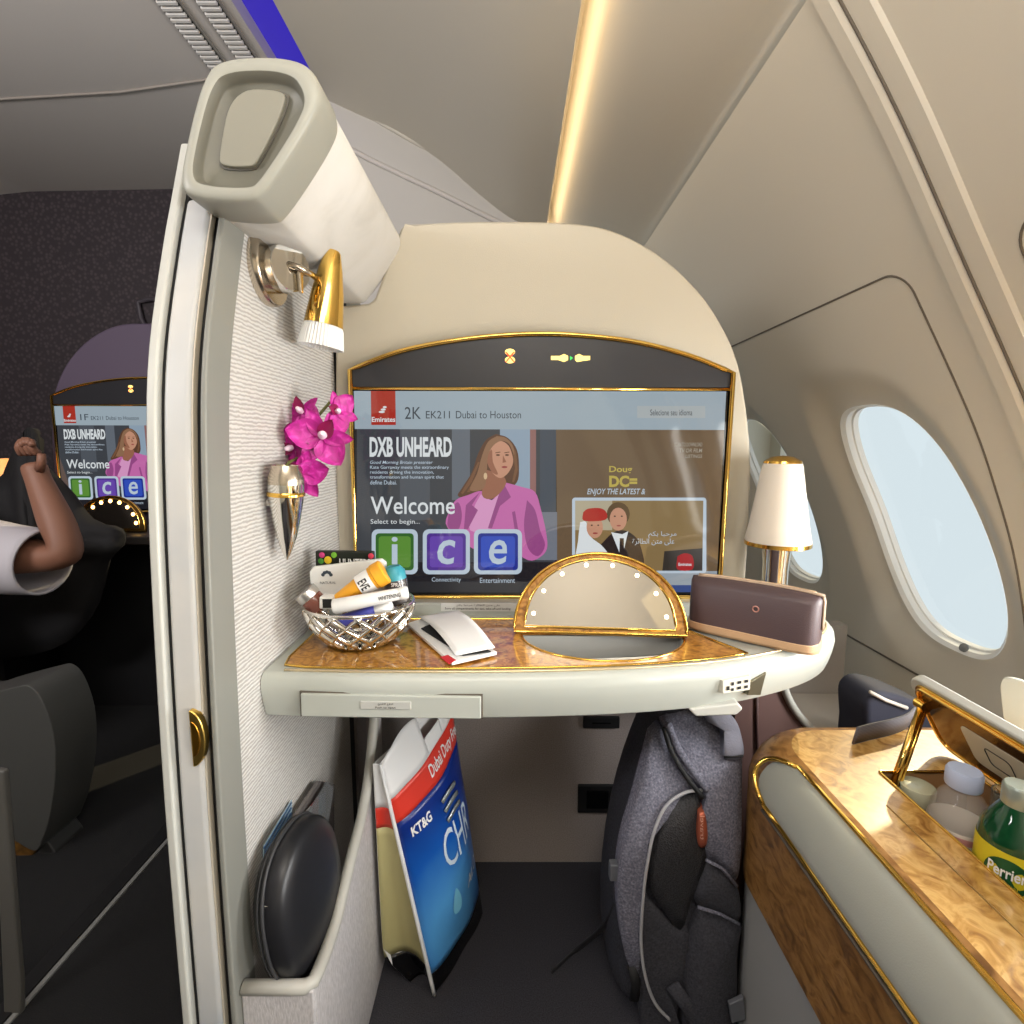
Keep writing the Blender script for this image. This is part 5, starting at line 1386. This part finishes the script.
# lamp glow at the far left
fl_ = thing('table_lamp', 'small warm lit lamp at the far left edge across the aisle', 'lamp', (-1.80, 1.83, -.315))
lathe('lamp_shade', [(.05, .13), (.025, .27), (.0, .272)], (-1.80, 1.83, -.315), mat('warm_shade', (255, 190, 120), .5, emis=.8, ecol=(255, 170, 90)), fl_, seg=24)
lathe('base', [(.03, 0), (.015, .02), (.014, .13)], (-1.80, 1.83, -.315), NICKEL, fl_, seg=20)
bx2 = thing('side_table', 'dark side table carrying the lit lamp across the aisle', 'table', (-1.88, 1.83, FZ))
box('top', (-2.1, -1.76), (1.68, 1.95), (-.335, -.316), BLACKM, bx2, .004); box('body', (-2.08, -1.77), (1.70, 1.93), (FZ, -.335), BLACKM, bx2)
# coat hook on the far partition
ck = thing('coat_hook', 'dark rounded loop fixed on the wall across the aisle near the partition', 'hook', onY(148, 316, 2.485))
tube('loop', [onY(a, b, 2.485) for a, b in ((138, 302), (141, 318), (147, 330), (158, 334), (170, 322), (170, 300), (150, 299))], .012, mat('hook_dark', (70, 64, 70), .5), ck, closed=True, seg=8)

# person across the aisle: torso just outside the frame, arm raised in front of the monitor
def skin_body(name, chains, m, parent, sub=2):
    vs, es, rs = [], [], []
    idx = {}
    for ch in chains:
        prev = None
        for key, p, r in ch:
            if key in idx: i = idx[key]
            else:
                i = len(vs); idx[key] = i; vs.append(Vector(p)); rs.append(r)
            if prev is not None and (prev, i) not in es: es.append((prev, i))
            prev = i
    org = WO[parent.name] if parent is not None else Vector((vs[0].x, vs[0].y, FZ))
    me = bpy.data.meshes.new(name); me.from_pydata([v-org for v in vs], es, [])
    o = bpy.data.objects.new(name, me); COL.objects.link(o)
    md = o.modifiers.new('sk', 'SKIN'); md.use_smooth_shade = True
    for i, r in enumerate(rs): me.skin_vertices[0].data[i].radius = (r, r) if not isinstance(r, tuple) else r
    me.skin_vertices[0].data[0].use_root = True
    md = o.modifiers.new('su', 'SUBSURF'); md.levels = sub; md.render_levels = sub
    dg = bpy.context.evaluated_depsgraph_get(); dg.update()
    me2 = bpy.data.meshes.new_from_object(o.evaluated_get(dg)); me2.materials.clear(); me2.materials.append(m)
    for p in me2.polygons: p.use_smooth = True
    o.modifiers.clear(); o.data = me2
    if parent is not None: o.parent = parent
    else: o.location = (org.x, org.y, org.z+H)
    WO[o.name] = org
    return o
SK = mat('skin', (128, 88, 70), .55); TS = mat('dimmed_white_tshirt', (176, 172, 178), .8, bump=('n', 60, .3)); TR = mat('black_trousers', (22, 22, 26), .8)  # skin and shirt colours lowered to carry the dimness of the aisle
PYY = 1.30
sh_ = Vector((-1.47, 1.30, -.20)); el = onY(72, 558, PYY); wr = onY(36, 474, PYY+.03); hn = onY(30, 452, PYY+.03)
pel = Vector((-1.66, 1.36, -.50)); foot_z = FZ
per = thing('person', 'person in a white T-shirt across the aisle raising a bare forearm', 'person', (-1.66, 1.36, FZ))
neck = Vector((-1.63, 1.32, -.05)); chest = Vector((-1.63, 1.33, -.23)); shr = Vector((-1.80, 1.34, -.15)); shl = Vector((-1.47, 1.31, -.12))
shl = Vector((-1.45, 1.30, -.27))
head = Vector((-1.63, 1.30, .09))
body = skin_body('body', [
    [('pel', pel, .13), ('belly', Vector((-1.65, 1.35, -.37)), .12), ('chest', chest, .125), ('neckb', Vector((-1.63, 1.32, -.11)), .07), ('neck', neck, .05), ('chin', Vector((-1.62, 1.29, .01)), .06), ('head', head, .085), ('crown', Vector((-1.63, 1.31, .16)), .06)],
    [('chest', chest, .125), ('shl', shl, .062), ('el', el, .046), ('fm', el.lerp(wr, .35), .044), ('wr', wr, .028), ('palm', wr.lerp(hn, .6), .034)],
    [('chest', chest, .125), ('shr', shr, .06), ('elr', Vector((-1.93, 1.36, -.40)), .042), ('wrr', Vector((-1.86, 1.18, -.50)), .028), ('palmr', Vector((-1.83, 1.12, -.51)), .032)],
    [('pel', pel, .13), ('hl', pel+Vector((.09, -.0, -.06)), .09), ('kl', pel+Vector((.11, -.06, -.24)), .062), ('al', pel+Vector((.11, .02, -.43)), .04), ('tl', pel+Vector((.11, -.12, -.447)), .03)],
    [('pel', pel, .13), ('hr', pel+Vector((-.09, 0, -.06)), .09), ('kr', pel+Vector((-.11, -.06, -.24)), .062), ('ar', pel+Vector((-.11, .02, -.43)), .04), ('tr', pel+Vector((-.11, -.12, -.447)), .03)]], SK, per)
# fingers
for k in range(4):
    b0 = hn+Vector((-.022+.014*k, 0, -.004)); tip = b0+Vector((.004-.006*k+.012, -.012, .036-.004*abs(k-1.5)))
    tube('finger', spline([b0, b0.lerp(tip, .5)+Vector((0, -.008, .0)), tip, tip+Vector((.012, -.012, -.008))], 3), [.0095]*7+[.008]*3, SK, per, seg=8)
tube('thumb', [wr+Vector((.02, -.01, .012)), wr+Vector((.038, -.022, .03)), wr+Vector((.044, -.026, .052))], [.012, .0105, .009], SK, per, seg=8)
sleeve_end = onY(46, 572, PYY)
skin_body('t_shirt', [
    [('pel', pel+Vector((0, 0, .02)), .145), ('belly', Vector((-1.65, 1.35, -.37)), .137), ('chest', chest, .142), ('neckb', Vector((-1.63, 1.32, -.11)), .085)],
    [('chest', chest, .142), ('shl', shl+Vector((0, 0, -.01)), .10), ('slv', shl.lerp(el, .15), .085)],
    [('chest', chest, .142), ('shr', shr, .085), ('slvr', Vector((-1.87, 1.35, -.28)), .075)]], TS, per)
sv = [shl+Vector((-.03, 0, .0)), shl.lerp(el, .25)+Vector((0, 0, -.006)), shl.lerp(el, .5)+Vector((0, 0, -.012)), shl.lerp(el, .78)+Vector((0, -.004, -.014))]
vs, fs = tube_geo(spline(sv, 5), [.100-.0012*k for k in range(16)], seg=28)
fs = fs[:-1]      # open cuff
mk('sleeve', vs, fs, TS, per, smooth=True, solid=.006)
skin_body('trousers', [
    [('hl', pel+Vector((.09, -.0, -.03)), .11), ('kl', pel+Vector((.11, -.06, -.24)), .078), ('al', pel+Vector((.11, .02, -.41)), .06)],
    [('hl', pel+Vector((.09, -.0, -.03)), .11), ('hr', pel+Vector((-.09, 0, -.03)), .11), ('kr', pel+Vector((-.11, -.06, -.24)), .078), ('ar', pel+Vector((-.11, .02, -.41)), .06)]], TR, per)
HR = mat('dark_hair', (30, 24, 22), .6)
lathe('hair', [(.0, .10), (.05, .095), (.085, .06), (.098, .01), (.095, -.03), (.088, -.03)], head+Vector((0, .012, .0)), HR, per, seg=24)
lathe('nose', [(.014, 0), (.010, .012), (.004, .02)], head+Vector((.0, -.082, -.03)), SK, per, d=(0, -1, -.3), seg=10)
for s in (-1, 1):
    lathe('eye', [(.0, 0), (.008, .002), (.0, .004)], head+Vector((s*.03, -.080, .0)), INK, per, d=(0, -1, 0), seg=10)
    lathe('ear', [(.02, 0), (.018, .012), (.0, .014)], head+Vector((s*.085, .0, -.01)), SK, per, d=(s, 0, 0), seg=12)
lathe('mouth', [(.0, 0), (.016, .002), (.0, .003)], head+Vector((0, -.078, -.062)), mat('lip', (140, 70, 64), .5), per, d=(0, -1, -.2), seg=12)
# black jacket held up by the hand
jk = thing('black_jacket', 'black jacket held up in the hand of the person across the aisle', 'jacket', (-1.22, 1.45, -.55))
JO = [(24, 434), (34, 428), (40, 440), (38, 455), (52, 470), (75, 495), (95, 520), (122, 530), (124, 545), (110, 560), (100, 600), (70, 640), (20, 655), (-40, 650), (-60, 560), (-40, 500), (0, 480), (12, 462)]
o2 = spline(JO+[JO[0]], 3)[:-1]; k = len(o2); cx, cy = 35, 560
vs, fs = [], []
for r in range(6):
    f = 1-r/5 if r < 5 else .02
    for i, p in enumerate(o2):
        px, py = cx+(p.x-cx)*f, cy+(p.y-cy)*f
        vs.append(onY(px, py, 1.565-.05*(1-f**2)+.010*math.sin(i*.9+r)))
for r in range(5):
    for i in range(k): fs.append((r*k+i, r*k+(i+1) % k, (r+1)*k+(i+1) % k, (r+1)*k+i))
fs.append(tuple(range(5*k, 6*k)))
mk('cloth', vs, fs, mat('jacket_black', (18, 17, 20), .8), jk, smooth=True, solid=.02)

# =================================================================== LIGHT, WORLD, CAMERA
w = bpy.data.worlds.new('sky'); sc.world = w; w.use_nodes = True
bg = w.node_tree.nodes['Background']; bg.inputs['Color'].default_value = (*rgb(228, 241, 245), 1); bg.inputs['Strength'].default_value = .82
def area(name, loc, target, size, power, col, sizey=None):
    l = bpy.data.lights.new(name, 'AREA'); l.energy = power; l.color = col; l.size = size
    if sizey: l.shape = 'RECTANGLE'; l.size_y = sizey
    o = bpy.data.objects.new(name, l); COL.objects.link(o)
    loc = Vector(loc); o.location = (loc.x, loc.y, loc.z+H)
    o.rotation_euler = (Vector(target)-loc).to_track_quat('-Z', 'Y').to_euler()
    return o
for c in (.51, -.06, -.63):
    p = wallP(sC, c, .10); q = wallP(sC, c, -.3)
    area('window_daylight', p, q, .26, 12, (1, .98, .95), .42)
area('cabin_fill_light', (.0, -.32, .70), (.02, .7, -.5), .6, 5, (1, .96, .91), .35)  # added fill from behind the camera, no such ceiling fitting
area('cabin_fill_light', (.25, -.1, .60), (.2, .25, -.8), .30, 1.6, (1, .93, .84), .3)  # second added fill, aimed steeply down
area('aisle_fill_uplight', (-1.5, -.3, .55), (-1.5, 1.0, 1.16), .6, 28, (1, .97, .97), .4)  # unseen fill added to brighten the aisle ceiling, not a cove lamp
area('suite_fill_uplight', (.0, -.2, .34), (.0, -.1, 1.3), .5, 11, (1, .97, .92), .35)  # added to lift the suite ceiling; no cove light sits here
area('aft_wall_fill', (.0, -.95, .60), (.0, -1.75, .05), .6, 7, (1, .96, .92), .25)  # added so the vanity mirror reflects a brighter back wall
s = bpy.data.lights.new('sun', 'SUN'); s.energy = 2.3; s.angle = math.radians(.8); s.color = (1, .82, .48)
so = bpy.data.objects.new('sun', s); COL.objects.link(so); so.rotation_euler = Vector((-.34, -.36, -.335)).to_track_quat('-Z', 'Y').to_euler(); so.location = (3, 3, 3)

cam = bpy.data.cameras.new('camera'); cam.sensor_width = 36; cam.sensor_fit = 'HORIZONTAL'; cam.lens = 18; cam.clip_start = .02
co = bpy.data.objects.new('camera', cam); COL.objects.link(co); co.location = (0, 0, H); co.rotation_euler = (PI/2-PT, 0, 0)
sc.camera = co
sc.view_settings.view_transform = 'Standard'; sc.view_settings.look = 'None'; sc.view_settings.gamma = 1; sc.view_settings.exposure = .2
sc.cycles.use_denoising = True
sc.cycles.max_bounces = 10; sc.cycles.transmission_bounces = 8; sc.cycles.transparent_max_bounces = 10; sc.cycles.caustics_reflective = False; sc.cycles.caustics_refractive = False
sc.cycles.sample_clamp_indirect = 3
